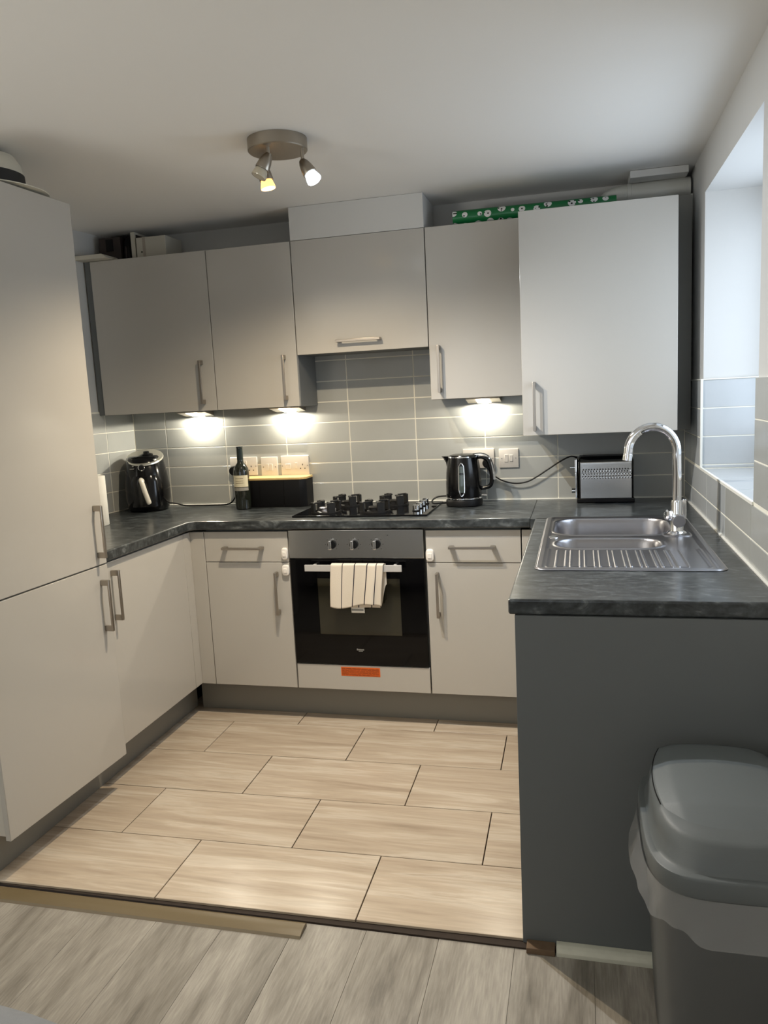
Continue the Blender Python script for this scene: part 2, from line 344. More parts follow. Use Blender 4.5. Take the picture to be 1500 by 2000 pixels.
window('window_2', False, -0.6, 1.4, 0.7, 2.05, REAR-0.09, 0.06)

# wall tiles: pieces proud of a grout bed
TG = 0.0019
def tile(parent, plane, a0, a1, z0, z1, at, th=0.0075, mt='tileA', fn=None, tw=0):
    if a1-a0 < 0.012 or z1-z0 < 0.008: return
    a0 += TG; a1 -= TG; z0 += TG; z1 -= TG
    g = G()
    if plane == 'y': g.box(a0, at, z0, a1, at+th, z1, 0.0012, 1)
    elif plane == 'x': g.box(at, a0, z0, at+th, a1, z1, 0.0012, 1)
    elif plane == 'left':   # a is distance from the corner towards the room
        t = bmesh.new(); bmesh.ops.create_cube(t, size=1, matrix=Matrix.Translation((-th/2, -(a0+a1)/2, (z0+z1)/2)) @ Matrix.Diagonal((th, a1-a0, z1-z0, 1)))
        bmesh.ops.bevel(t, geom=list(t.edges), offset=0.0012, segments=1, affect='EDGES')
        g._add(t, Matrix.Translation((-1.012, DW, 0)) @ Matrix.Rotation(-math.atan(SL), 4, 'Z'))
    return g.build('tile', mt, parent)
zr = [0.9135, 1.0119, 1.1098, 1.2077, 1.3056, 1.4035, 1.5014, 1.5993, 1.6972]
xj = [-1.012] + [0.15+k*0.3265 for k in range(-3, 5)] + [XR]
G().box(-1.02, DW+0.0006, 0.905, XR+0.006, DW+0.0082, 1.70).build('grout', 'grout', wb)
for z0, z1 in zip(zr, zr[1:]):
    for x0, x1 in zip(xj, xj[1:]):
        if z0 > 1.40 and (x0 < -0.2 or x0 > 0.6): continue
        tile(wb, 'y', x0, x1, z0, z1, DW)
# left wall tiles
t = bmesh.new(); bmesh.ops.create_cube(t, size=1, matrix=Matrix.Translation((-0.005, -0.62, 1.16)) @ Matrix.Diagonal((0.0065, 1.24, 0.50, 1)))
g = G(); g._add(t, Matrix.Translation((-1.012, DW, 0)) @ Matrix.Rotation(-math.atan(SL), 4, 'Z')); g.build('grout', 'grout', wl)
for z0, z1 in zip(zr[:5], zr[1:6]):
    for a0, a1 in ((0.0, 0.215), (0.215, 0.54), (0.54, 0.87), (0.87, 1.2)): tile(wl, 'left', a0, a1, z0, z1, 0)
# right wall tiles: rows as measured, a low band under the sill and full height either side
zq = [0.9135, 0.985, 1.088, 1.200, 1.309, 1.418]
yq = [DW, 0.29, -0.100, -0.475, -0.862, -1.22]
gq = G().box(XR+0.0015, JF, 0.905, XR+0.0082, DW, 1.4165).box(XR+0.0015, -1.235, 0.905, XR+0.0082, JN, 1.4165).box(XR+0.0015, JN, 0.905, XR+0.0082, JF, 1.083)
gq.box(XR+0.006, JF+0.0015, 1.08, 1.95, JF+0.0078, 1.4165).box(XR+0.006, JN, SZ, 1.95, JF+0.003, SZ+0.0065)
gq.build('grout', 'grout', wr)
for z0, z1 in zip(zq, zq[1:]):
    zz1 = z1
    for y1, y0 in zip(yq, yq[1:]):
        low = z0 < 1.08
        if low: tile(wr, 'x', y0, y1, z0, min(z1, 1.081), XR, mt='tileLit' if y0 > -0.85 else 'tileA')
        else:
            if y1 > JF: tile(wr, 'x', max(y0, JF), y1, z0, z1, XR, mt='tileLit')
            if y0 < JN: tile(wr, 'x', y0, min(y1, JN), z0, z1, XR)
tile(wr, 'x', -1.22, JN, 1.081, 1.0885, XR)
for z0, z1 in zip((1.084, 1.098, 1.2055, 1.312), (1.098, 1.2055, 1.312, 1.418)): tile(wr, 'y', XR, 1.95, z0, z1, JF, mt='tileLit')
for y1, y0 in zip((JF, -0.27, -0.59), (-0.27, -0.59, JN)):
    G().box(XR+TG, y0+TG, SZ+0.001, 1.95, y1-TG, SZ+0.0085, 0.0012, 1).build('tile', 'tileLit', wr)
# white tile-edge trims and sealant beads
struct(G().box(XR-0.003, JF-0.004, 1.083, XR+0.006, JF+0.005, 1.420, 0.001).box(XR-0.003, JN, 1.080, XR+0.006, JF, 1.0895, 0.001).box(XR-0.002, JF, 1.417, XR+0.006, DW-0.15, 1.4215, 0.001).box(XR, JF-0.003, 1.417, 1.95, JF+0.004, 1.4215, 0.001).build('trim_1', 'seal'))
struct(G().box(-1.0, DW-0.006, WZ-0.001, XR, DW+0.002, WZ+0.005, 0.002).box(XR-0.006, -1.24, WZ-0.001, XR+0.002, DW-0.006, WZ+0.006, 0.002).build('trim_2', 'seal'))
struct(G().box(XR-0.004, 0.355, 1.225, XR+0.004, 0.362, 2.155, 0.001).build('trim_3', 'seal'))

# floor: beige tiles on a dark bed, laminate planks in front, slightly lower
fl = struct(G().box(-1.2, -1.275, -0.06, 1.68, 0.53, -0.008).build('floor', 'darkgrout'))
TH = 0.0118; L_, R_ = 0.611, 0.3059; YA = -0.0408
rot = Matrix.Rotation(TH, 4, 'Z')
def floor_tile(x0, x1, y0, y1, z):
    g = G(); t = bmesh.new(); d = 0.0018
    bmesh.ops.create_cube(t, size=1, matrix=Matrix.Translation(((x0+x1)/2, (y0+y1)/2, z-0.004)) @ Matrix.Diagonal((x1-x0-2*d, y1-y0-2*d, 0.008, 1)))
    bmesh.ops.bevel(t, geom=list(t.edges), offset=0.0010, segments=1, affect='EDGES'); g._add(t, rot); return g.build('tile', 'floor', fl)
for row, (ph, y1) in enumerate(((-0.0008, YA+R_), (-0.3036, YA), (-0.0008, YA-R_), (-0.3083, YA-2*R_), (-0.0122, YA-3*R_))):
    y0 = y1-R_
    for k in range(-2, 3):
        a, b = ph+k*L_, ph+(k+1)*L_
        a, b = max(a, -0.60), min(b, 1.085)
        if b-a > 0.03: floor_tile(a, b, y0, y1, random.uniform(-0.0006, 0.0002))
lam = struct(G().box(-2.5, REAR, -0.06, 1.69, -1.30, -0.0225).build('floor', 'darkgrout'))
px = [0.65+0.1985*k for k in range(-16, 6)]
for i, (a, b) in enumerate(zip(px, px[1:])):
    b = min(b, 1.68); a = max(a, -2.49)
    if b-a < 0.02: continue
    edge = -1.283+0.0118*(a+b)/2 + random.uniform(-0.002, 0.002)
    cuts = [edge, -1.9-0.37*((i*5) % 3), -3.4-0.3*((i*7) % 4), REAR]
    for y1, y0 in zip(cuts, cuts[1:]):
        G().box(a+0.0003, y0+0.0003, -0.0225, b-0.0003, y1-0.0003, -0.0125, 0.0006, 1).build('plank', 'lam', lam)
tag(G().prism([(-1.345, -0.0124), (-1.340, -0.006), (-1.328, -0.002), (-1.312, 0.0005), (-1.296, -0.0005), (-1.288, -0.004), (-1.288, -0.0124)], 'x', -0.95, 0.478, 0.0).build('threshold_strip', 'threshold'),
    'loose beige threshold strip lying along the front of the floor tiles', 'trim')
bpy.data.objects['threshold_strip'].rotation_euler = (0, 0, 0.003)
tag(G().box(1.078, -1.290, -0.0125, 1.150, -1.2555, 0.004, 0.002).build('wood_offcut', 'woodbrown'), 'short brown bare wood offcut at the corner of the grey end panel', 'wood')
tag(G().prism([(-1.288, -0.0125), (-1.287, -0.002), (-1.280, 0.005), (-1.270, 0.009), (-1.2555, 0.009), (-1.2555, -0.0125)], 'x', 1.153, XR-0.01, 0.001).build('skirting_strip', 'whitewood'), 'white painted wood strip along the foot of the grey end panel', 'skirting')

# ---------------------------------------------------------------- cabinet helpers
def handle(parent, x, y, z, length, vert=True, d=0.034, axis='y', w_=0.011):
    """bar handle on a front facing -y (axis y) or +x (axis x); centre on the face"""
    g = G(); h = length/2; p = 0.020
    def b(u0, v0, n0, u1, v1, n1):
        if axis == 'y': g.box(x+u0, y-n1, z+v0, x+u1, y-n0, z+v1, 0.0012, 2)
        else: g.box(x+n0, y+u0, z+v0, x+n1, y+u1, z+v1, 0.0012, 2)
    e = w_/2
    if vert:
        b(-e, -h, d-0.007, e, h, d); b(-e, h-p, 0.0, e, h, d-0.004); b(-e, -h, 0.0, e, -h+p, d-0.004)
    else:
        b(-h, -e, d-0.007, h, e, d); b(h-p, -e, 0.0, h, e, d-0.004); b(-h, -e, 0.0, -h+p, e, d-0.004)
    return g.build('handle', 'nickel', parent)
DT = 0.018
def door_y(parent, name, x0, x1, z0, z1, y):   # a front facing the camera
    return G().box(x0+0.0015, y, z0+0.0015, x1-0.0015, y+DT, z1-0.0015, 0.0015, 2).build(name, 'cab', parent)
def carcass(parent, x0, x1, y0, y1, z0, z1, mt='carc'):
    return G().box(x0+0.0008, y0, z0, x1-0.0008, y1, z1, 0.0008, 1).build('carcass', mt, parent)

# --- base units of the back run
BT = 0.862; ZD = 0.7245; Z0 = 0.153
u = thing('base_cabinet', 'base cabinet with drawer and door left of the oven', 'cabinet', (-0.2, 0.27, 0.15))
carcass(u, -0.3995, -0.003, 0.021, 0.50, 0.15, 0.871)
d = door_y(u, 'drawer', -0.3995, -0.003, ZD, BT, 0); handle(d, -0.211, 0, 0.790, 0.19, False)
d = door_y(u, 'door', -0.3995, -0.003, Z0, ZD, 0); handle(d, -0.0625, 0, 0.588, 0.19)
u = thing('base_cabinet', 'base cabinet with drawer and door between the oven and the sink run', 'cabinet', (0.8, 0.27, 0.15))
carcass(u, 0.600, 0.994, 0.021, 0.50, 0.15, 0.871)
d = door_y(u, 'drawer', 0.6025, 0.994, ZD, BT, 0); handle(d, 0.796, 0, 0.792, 0.19, False)
d = door_y(u, 'door', 0.6025, 0.994, Z0, ZD, 0); handle(d, 0.6485, 0, 0.590, 0.19)
tag(door_y(None, 'infill_board', 0.9955, 1.075, Z0, BT, 0.0), 'narrow white filler panel between right base cabinet and sink run', 'panel')
u = thing('corner_post', 'white corner filler post where left and back base cabinets meet', 'panel', (-0.45, 0.0, 0.15))
G().box(-0.468, 0, Z0+0.0015, -0.401, DT, BT-0.0015, 0.0015).build('front_panel', 'cab', u)
G().box(-0.486, -0.058, Z0+0.0015, -0.468, DT, BT-0.0015, 0.0015).build('side_panel', 'cab', u)
# oven housing
u = thing('oven_housing', 'white oven housing with orange warning sticker below the oven', 'cabinet', (0.3, 0.27, 0.15))
G().box(0.0002, 0.022, 0.15, 0.012, 0.50, 0.871).box(0.586, 0.022, 0.15, 0.5998, 0.50, 0.871).box(0.013, 0.022, 0.15, 0.585, 0.50, 0.262).build('carcass', 'carc', u)
door_y(u, 'filler_panel', 0.0, 0.6, Z0, 0.268, 0)
st = G().box(0.2036, -0.0008, 0.2185, 0.3795, -0.0001, 0.2590).build('sticker', 'orange', u); st['label'] = 'orange sticker with dark lines of print'
g = G()
for i in range(7):
    z = 0.2530-i*0.0050
    xs = 0.2070
    while xs < 0.372:
        ln = random.uniform(0.010, 0.035); e = min(xs+ln, 0.3755); g.box(xs, -0.0011, z-0.0013, e, -0.0008, z+0.0010); xs = e+0.002
    if i == 6: break
g.build('print', 'stickerink', st)
# oven
ov = thing('oven', 'built-in black glass oven with steel control panel', 'oven', (0.2975, 0.25, 0.27))
G().box(0.014, 0.024, 0.272, 0.582, 0.49, 0.86).build('body', 'black', ov)
cp = G().box(0.001, -0.004, 0.7435, 0.594, 0.022, 0.8655, 0.002).build('control_panel', 'steelb', ov)
for kx in (0.1975, 0.2945, 0.3925):
    k = G().cyl((kx, -0.0045, 0.804), (kx, -0.012, 0.804), 0.0185, seg=28, bev=0.001).build('knob', 'black', cp)
    G().box(kx-0.0095, -0.030, 0.7845, kx+0.0035, -0.012, 0.8225, 0.002).build('knob_grip', 'chrome', k)
g = G()
for kx in (0.1975, 0.2945, 0.3925):
    for a in range(0, 360, 45):
        if a == 270: continue
        cx, cz = kx+0.029*math.cos(math.radians(a)), 0.804+0.027*math.sin(math.radians(a)); g.box(cx-0.0015, -0.0046, cz-0.0015, cx+0.0015, -0.004, cz+0.0015)
g.cyl((0.443, -0.004, 0.842), (0.443, -0.0047, 0.842), 0.0022, seg=12)
g.build('dial_marks', 'inkdark', cp)['kind'] = 'stuff'
dr = G().box(0.001, -0.004, 0.2715, 0.594, 0.020, 0.7385, 0.002).build('door', 'glassblack', ov)
G().box(0.122, -0.0048, 0.407, 0.486, -0.004, 0.655, 0.0003, 1).build('window_glass', 'ovenwin', dr)
G().box(0.001, -0.001, 0.7385, 0.594, 0.015, 0.7435).build('vent_gap', 'black', ov)
h = G().box(0.083, -0.050, 0.6955, 0.507, -0.041, 0.7235, 0.0015).box(0.112, -0.041, 0.700, 0.124, -0.004, 0.719, 0.001).box(0.466, -0.041, 0.700, 0.478, -0.004, 0.719, 0.001).build('handle', 'ovenbar', dr)
h['label'] = 'flat pale steel bar handle'
g = G(); xx = 0.2815
for wdt, hh in ((0.006, 0.008), (0.004, 0.006), (0.004, 0.0065), (0.0025, 0.006), (0.005, 0.006), (0.005, 0.006)):
    g.box(xx, -0.0045, 0.3370, xx+wdt, -0.0039, 0.3370+hh); xx += wdt+0.0012
g.box(0.290, -0.0045, 0.3325, 0.308, -0.0039, 0.3350); g.build('badge', 'marking', dr)
# safety locks stuck to the fronts
def lock(name, x, z, w_, hh, label):
    t_ = thing(name, label, 'lock', (x, 0, z))
    G().loft([(z_, x, 0, w_/2*s_, hh/2*s_, 3.2) for z_, s_ in ((-0.0, 1.0), (0.006, 1.0), (0.010, 0.88), (0.0115, 0.6))], seg=28)
    g = G(); secs = []
    rings = []
    for dy, s_ in ((0.0, 1.0), (-0.007, 1.0), (-0.011, 0.9), (-0.0125, 0.7)):
        R = []
        for k in range(28):
            a = 2*PI*k/28; c, s = math.cos(a), math.sin(a)
            R.append(g.bm.verts.new((x+w_/2*s_*math.copysign(abs(c)**0.6, c), dy-0.0003, z+hh/2*s_*math.copysign(abs(s)**0.6, s))))
        rings.append(R)
    for A, B in zip(rings, rings[1:]):
        for k in range(28): g.bm.faces.new((A[k], A[(k+1) % 28], B[(k+1) % 28], B[k]))
    g.bm.faces.new(rings[0]); g.bm.faces.new(rings[-1][::-1]); g.build('body', 'lockplastic', t_)
    G().box(x-w_*0.25, -0.0155, z-hh*0.22, x+w_*0.25, -0.0120, z+hh*0.18, 0.0015).build('button', 'lockplastic', t_)
lock('safety_lock', -0.0195, 0.7635, 0.030, 0.052, 'white child safety lock on the drawer left of the oven')
lock('safety_lock', -0.0195, 0.690, 0.034, 0.048, 'white round child safety lock on the door top left of the oven')
lock('safety_lock', 0.6200, 0.757, 0.034, 0.052, 'white child safety lock on the drawer right of the oven')
# left run base unit (front faces +x)
XC = -0.468
u = thing('base_cabinet', 'left base cabinet beside the tall unit, door facing the sink', 'cabinet', (-0.75, -0.35, 0.15))
G().box(-1.015, -0.640, 0.15, XC-0.019, -0.06, 0.871).build('carcass', 'carc', u)
d = G().box(XC-DT, -0.668, Z0+0.0015, XC, -0.0605, BT-0.0015, 0.0015).build('door', 'cab', u); handle(d, XC, -0.615, 0.733, 0.19, True, axis='x')
# plinths
tag(G().box(-0.5215, 0.087, 0.0, 1.066, 0.103, 0.149, 0.001).build('plinth', 'plinth'), 'grey plinth board under the oven and back base cabinets', 'plinth')
tag(G().box(-0.573, -1.262, 0.0, -0.557, 0.103, 0.149, 0.001).build('plinth', 'plinth'), 'grey plinth board under the left cabinets and tall unit', 'plinth')
# sink run: end panel and side
tag(G().box(1.0675, -1.2545, -0.0125, XR-0.002, -1.2365, WB-0.001, 0.001).build('end_panel', 'grey'), 'large dark grey end panel under the sink worktop', 'panel')
u = thing('sink_cabinet', 'white sink base cabinets behind the grey end panel', 'cabinet', (1.37, -0.6, 0.0))
G().box(1.088, -1.2355, 0.15, XR-0.004, -0.62, 0.69).box(1.088, -0.618, 0.15, XR-0.004, 0.5, 0.69).build('carcass', 'carc', u)
for y0, y1 in ((-1.235, -0.63), (-0.63, -0.03)):
    G().box(1.0685, y0+0.0015, Z0, 1.0865, y1-0.0015, BT, 0.0015).build('door', 'cab', u)
G().box(1.10, -1.235, 0.0, 1.115, 0.085, 0.149).build('plinth', 'plinth', u)

# --- tall fridge unit, twisted a little out of line
TR = 0.0380
tu = thing('tall_unit', 'tall white gloss fridge freezer unit at the left', 'cabinet', (-0.439, -0.6765, 0), -TR, None, True)
H_ = 0.600
G().box(-0.578, -H_+0.004, 0.15, -0.019, -0.0265, 2.112, 0.001).build('carcass', 'cabedge', tu)
G().box(-0.575, -H_+0.010, 0.0, -0.135, -H_+0.026, 0.149, 0.001).build('plinth_return', 'plinth', tu)
G().box(-0.575, -H_+0.03, 0.0, -0.555, -0.03, 0.149).build('rear_foot', 'black', tu)
for nm, a, b, hz in (('door', 0.8715, 2.1135, 0.992), ('door', 0.1365, 0.8665, 0.7235)):
    d = G().box(-DT, -H_+0.002, a, 0, -0.001, b, 0.0018).build(nm, 'cab', tu); handle(d, 0, -0.045, hz, 0.188, True, axis='x')

# --- worktops
EV = 0.006
ov_pts = [(-1.04, DW-0.001), (-1.055, 0.0), (-1.09, -0.672), (XC+0.020, -0.672), (XC+0.020, -0.042), (XC+0.042, -0.020), (1.0345, -0.020), (1.0345, DW-0.001)]
ov_pts = [(xl(DW)+0.001, DW-0.001), (xl(-0.672)+0.001, -0.672)] + ov_pts[3:]
wt = tag(G().prism(ov_pts, 'z', WB, WZ, 0.006, 3).build('worktop', 'worktop', ang=10), 'dark slate worktop along the left and back walls under the hob', 'worktop')
# sink worktop with an opening for the bowls
XP, YE = 1.052, -1.2500
t = bmesh.new()
ox0, ox1, oy0, oy1 = 1.035, XR-0.001, YE, DW-0.001
hx0, hx1, hy0, hy1 = 1.115, 1.59, -0.69, -0.045
g = G()
g.box(XP, oy0, WB, ox1, hy0, WZ, 0.006, 3); g.box(XP, hy0-0.008, WB, hx0, hy1+0.02, WZ, 0.006, 3); g.box(hx1, hy0-0.008, WB, ox1, hy1+0.02, WZ-0.0001)
g.box(1.0350, hy1, WB, ox1, oy1, WZ, 0.0012, 1)
tag(g.build('worktop', 'worktop', ang=10), 'dark slate worktop on the right holding the sink', 'worktop')

# ---------------------------------------------------------------- sink
sk = thing('sink', 'stainless steel one and a half bowl sink with grooved drainer', 'sink', (1.35, -0.48, WZ))
def sstep(x, a, b):
    t_ = min(1, max(0, (x-a)/(b-a))); return t_*t_*(3-2*t_)
def rrect(x, y, x0, x1, y0, y1, r):
    dx = max(x0+r-x, x-(x1-r), 0); dy = max(y0+r-y, y-(y1-r), 0)
    if dx == 0 and dy == 0: return -min(x-x0, x1-x, y-y0, y1-y)
    return math.hypot(dx, dy)-r
SX0, SX1, SY0, SY1 = 1.098, 1.610, -0.940, -0.018
def sink_h(x, y):
    e = -rrect(x, y, SX0, SX1, SY0, SY1, 0.035)
    h_ = 0.0015+0.0035*sstep(e, 0.0, 0.006)-0.0045*sstep(e, 0.018, 0.030)
    for (x0, x1, y0, y1, r, dep) in ((1.135, 1.535, -0.400, -0.062, 0.085, 0.155), (1.150, 1.475, -0.632, -0.470, 0.070, 0.11)):
        dd = rrect(x, y, x0, x1, y0, y1, r)
        h_ += 0.0028*math.exp(-((dd-0.006)/0.006)**2)
        h_ -= dep*sstep(-dd, 0.0, 0.035)**0.8 if dd < 0 else 0
    # tap ledge
    dd = rrect(x, y, 1.49, 1.585, -0.445, -0.345, 0.03); h_ += 0.004*sstep(-dd, 0, 0.006) if -rrect(x, y, 1.135, 1.535, -0.400, -0.062, 0.085) < 0 else 0
    # drainer grooves
    if y < -0.64 and y > SY0+0.03:
        f_in = sstep(y, SY0+0.032, SY0+0.042)*(1-sstep(y, -0.665, -0.652))
        per = 0.0413; k = (x-1.150)/per
        if 0 < k < 9:
            fr = k % 1.0; q = 0.055
            h_ += 0.0036*(math.exp(-((fr-0.14)/q)**2)+math.exp(-((fr-0.80)/q)**2))*f_in
            if 0.14 < fr < 0.80: h_ += 0.0036*math.exp(-((y-(SY0+0.040))/0.0028)**2)
    if y < -0.64:
        dd = abs(rrect(x, y, 1.128, 1.575, -0.915, -0.445, 0.03)); h_ += 0.0025*math.exp(-(dd/0.006)**2)
    return WZ+h_
g = G(); NX, NY = 300, 300
V = [[None]*(NY+1) for _ in range(NX+1)]
for i in range(NX+1):
    for j in range(NY+1):
        x = SX0+(SX1-SX0)*i/NX; y = SY0+(SY1-SY0)*j/NY
        # round the outer corners
        r = 0.035; cx = min(max(x, SX0+r), SX1-r); cy = min(max(y, SY0+r), SY1-r); dx, dy = x-cx, y-cy
        if dx and dy:
            L = max(abs(dx), abs(dy)); q = L/math.hypot(dx, dy); x, y = cx+dx*q, cy+dy*q
        V[i][j] = g.bm.verts.new((x, y, sink_h(x, y)))
for i in range(NX):
    for j in range(NY): g.bm.faces.new((V[i][j], V[i+1][j], V[i+1][j+1], V[i][j+1]))
g.build('sink_top', 'steel', sk, ang=180)
G().cyl((1.335, -0.23, WZ-0.1555), (1.335, -0.23, WZ-0.1485), 0.040, seg=28, bev=0.002).build('waste', 'chrome', sk)
G().cyl((1.318, -0.55, WZ-0.1105), (1.318, -0.55, WZ-0.1040), 0.034, seg=28, bev=0.002).build('waste', 'chrome', sk)
G().lathe([(0.0, 0.004), (0.013, 0.004), (0.017, 0.002), (0.018, 0.0)], (1.135, -0.442, WZ+0.0005), seg=24).build('overflow_knob', 'chrome', sk)
# tap
tp = thing('mixer_tap', 'tall chrome swan neck mixer tap behind the sink', 'tap', (1.537, -0.40, WZ+0.005))
TX, TY, TZ = 1.537, -0.40, WZ+0.0052
G().lathe([(0.031, 0), (0.031, 0.003), (0.028, 0.007), (0.022, 0.009), (0.0205, 0.012), (0.0205, 0.052), (0.0185, 0.058), (0.0185, 0.105), (0.0165, 0.112), (0.0, 0.112)], (TX, TY, TZ), seg=36).build('body', 'chrome', tp)
arc = [(TX, TY, TZ+0.10), (TX, TY, 1.10), (TX-0.001, TY, 1.165)]
for a in range(0, 181, 15):
    an = math.radians(a); arc.append((TX-0.0775+0.0765*math.cos(an), TY, 1.190+0.083*math.sin(an)))
arc.append((TX-0.157, TY, 1.168))
G().tube(arc, 0.0142, seg=22, smooth=4).build('spout', 'chrome', tp)
G().cyl((TX-0.154, TY, 1.186), (TX-0.1575, TY, 1.164), 0.0152, seg=20, bev=0.001).build('spout_tip', 'chrome', tp)
G().cyl((TX, TY+0.03, TZ+0.050), (TX, TY-0.040, TZ+0.050), 0.018, seg=28, bev=0.001).build('cross_body', 'chrome', tp)
k = G().cyl((TX+0.001, TY-0.0405, TZ+0.050), (TX+0.001, TY-0.060, TZ+0.050), 0.0205, seg=14, bev=0.002).build('handle', 'steel', tp)
G().box(TX+0.012, TY-0.056, TZ+0.056, TX+0.023, TY-0.046, TZ+0.122, 0.002).build('lever', 'chrome', k)
k = G().lathe([(0.0, 0), (0.017, 0.0), (0.019, 0.006), (0.019, 0.018), (0.014, 0.024), (0, 0.025)], (TX-0.014, TY+0.0, TZ+0.060), axis=(-1, -0.25, 0.15), seg=7).build('handle', 'chrome', tp)

# ---------------------------------------------------------------- hob
hb = thing('gas_hob', 'black glass gas hob with four burners', 'hob', (0.3, 0.26, WZ))
G().box(0.000, 0.058, WZ+0.0003, 0.602, 0.470, WZ+0.0075, 0.002).build('glass_top', 'glassblack', hb)
HZ = WZ+0.0075
def burner(cx, cy, rs, sil, ring):
    b_ = G().lathe([(rs*1.15, 0), (rs*1.15, 0.004), (rs, 0.007), (rs*0.95, 0.016), (0, 0.016)], (cx, cy, HZ+0.0002), seg=30).build('burner', 'steel' if sil else 'black', hb)
    G().lathe([(rs*0.9, 0), (rs*0.92, 0.004), (rs*0.8, 0.007), (0, 0.0085)], (cx, cy, HZ+0.0164), seg=30).build('burner_cap', 'bamboo' if False else ('steel' if sil else 'iron'), b_)
    G().cyl((cx+rs*1.25, cy-0.01, HZ+0.0002), (cx+rs*1.25, cy-0.01, HZ+0.018), 0.003, seg=10).build('igniter', 'whiteplastic', b_)
    s_ = G(); s_.lathe([(ring, 0.0), (ring, 0.006), (ring-0.007, 0.006), (ring-0.007, 0.0), (ring, 0.0)], (cx, cy, HZ+0.0003), seg=40)
    for a in (40, 130, 220, 310):
        q = Matrix.Translation((cx, cy, HZ)) @ Matrix.Rotation(math.radians(a), 4, 'Z')
        t1 = bmesh.new(); bmesh.ops.create_cube(t1, size=1, matrix=Matrix.Translation((ring-0.007, 0, 0.024)) @ Matrix.Diagonal((0.010, 0.036, 0.046, 1))); bmesh.ops.bevel(t1, geom=list(t1.edges), offset=0.0015, segments=1, affect='EDGES'); s_._add(t1, q)
        t1 = bmesh.new(); bmesh.ops.create_cube(t1, size=1, matrix=Matrix.Translation((ring-0.024, 0, 0.045)) @ Matrix.Diagonal((0.044, 0.012, 0.007, 1))); bmesh.ops.bevel(t1, geom=list(t1.edges), offset=0.0015, segments=1, affect='EDGES'); s_._add(t1, q)
    s_.build('pan_support', 'iron', hb)
burner(0.125, 0.165, 0.036, True, 0.068); burner(0.165, 0.365, 0.030, False, 0.068)
burner(0.350, 0.165, 0.032, False, 0.068); burner(0.390, 0.365, 0.036, False, 0.068)
for i in range(4):
    ky = 0.165+i*0.072; kx = 0.535
    k = G().lathe([(0.0, 0.0), (0.0175, 0.0), (0.0175, 0.003), (0.0145, 0.005), (0.0145, 0.0)], (kx, ky, HZ+0.0002), seg=24).build('knob', 'black', hb)
    G().lathe([(0.0155, 0.004), (0.0150, 0.024), (0.013, 0.026), (0, 0.026)], (kx, ky, HZ+0.0002), seg=24).build('knob_cap', 'chrome', k)

# ---------------------------------------------------------------- wall cabinets
YB0 = DW-0.004
def wall_cab(label, x0, x1, z0, hx, side='carc'):
    u = thing('wall_cabinet', label, 'cabinet', ((x0+x1)/2, 0.39, z0))
    carcass(u, x0, x1, YU+DT+0.002, YB0, z0, ZU-0.001, side)
    d = door_y(u, 'door', x0, x1, z0, ZU, YU); return u, d
u, d = wall_cab('leftmost wall cabinet with boxes piled on top', -1.006, -0.409, ZB, 0); handle(d, -0.470, YU, 1.523, 0.20)
tag(G().prism([(-1.0365, YU+0.006), (-1.0075, YU+0.006), (-1.0075, YU+0.024), (-1.0345, YU+0.024)], 'z', ZB+0.002, ZU, 0.0).build('filler_strip', 'grey'), 'narrow dark filler strip between leftmost wall cabinet and left wall', 'panel')
u, d = wall_cab('wall cabinet above the wine bottle, left of the hood unit', -0.4085, -0.0008, ZB, 0); handle(d, -0.060, YU, 1.522, 0.20)
u = thing('hood_cabinet', 'lift up hood cabinet above the hob with a horizontal handle', 'cabinet', (0.3, 0.39, ZH))
carcass(u, 0.001, 0.600, YU+DT+0.002, YB0, ZH+0.004, ZU-0.001)
d = door_y(u, 'door', 0.0, 0.6015, ZH, ZU, YU); handle(d, 0.2935, YU, 1.6665, 0.20, False)
tag(G().box(0.001, YU+0.002, ZU+0.0005, 0.600, YB0, ZC-0.001, 0.001).build('boxing', 'paint'), 'white boxing between the hood cabinet and the ceiling', 'boxing')
u, d = wall_cab('wall cabinet above the kettle, right of the hood unit', 0.602, 1.000, ZB, 0); handle(d, 0.646, YU, 1.521, 0.20)
u = thing('boiler_cabinet', 'large deep white boiler cabinet above the toaster', 'cabinet', (1.3, 0.3, 1.2285))
G().box(1.0055, 0.1205, 1.2295, 1.5955, YB0, 2.1030, 0.001).build('carcass', 'carc', u)
d = door_y(u, 'door', 1.0035, 1.5965, 1.2285, 2.1037, 0.1005); handle(d, 1.0535, 0.1005, 1.346, 0.195)
tag(G().box(1.5985, 0.300, 1.220, XR-0.0045, 0.318, 2.140, 0.001).build('infill_board', 'plinth'), 'dark grey upright filler panel between boiler cabinet and window wall', 'panel')
# flue
u = thing('flue_pipe', 'white boiler flue pipe above the boiler cabinet', 'pipe', (1.45, 0.33, 2.18))
G().tube([(1.330, 0.40, 2.106), (1.335, 0.40, 2.138), (1.360, 0.40, 2.170), (1.40, 0.40, 2.182), (1.44, 0.40, 2.184)], 0.040, seg=24, smooth=6).build('elbow', 'pipe', u)
G().cyl((1.438, 0.40, 2.184), (XR-0.002, 0.40, 2.188), 0.042, seg=28).build('duct', 'pipe', u)
G().cyl((1.428, 0.40, 2.184), (1.444, 0.40, 2.184), 0.044, seg=28, bev=0.001).build('collar', 'pipe', u)
tag(G().box(1.435, 0.30, 2.226, 1.655, 0.45, 2.2535, 0.002).build('ceiling_batten', 'paint'), 'short white batten against the ceiling above the flue pipe', 'trim')

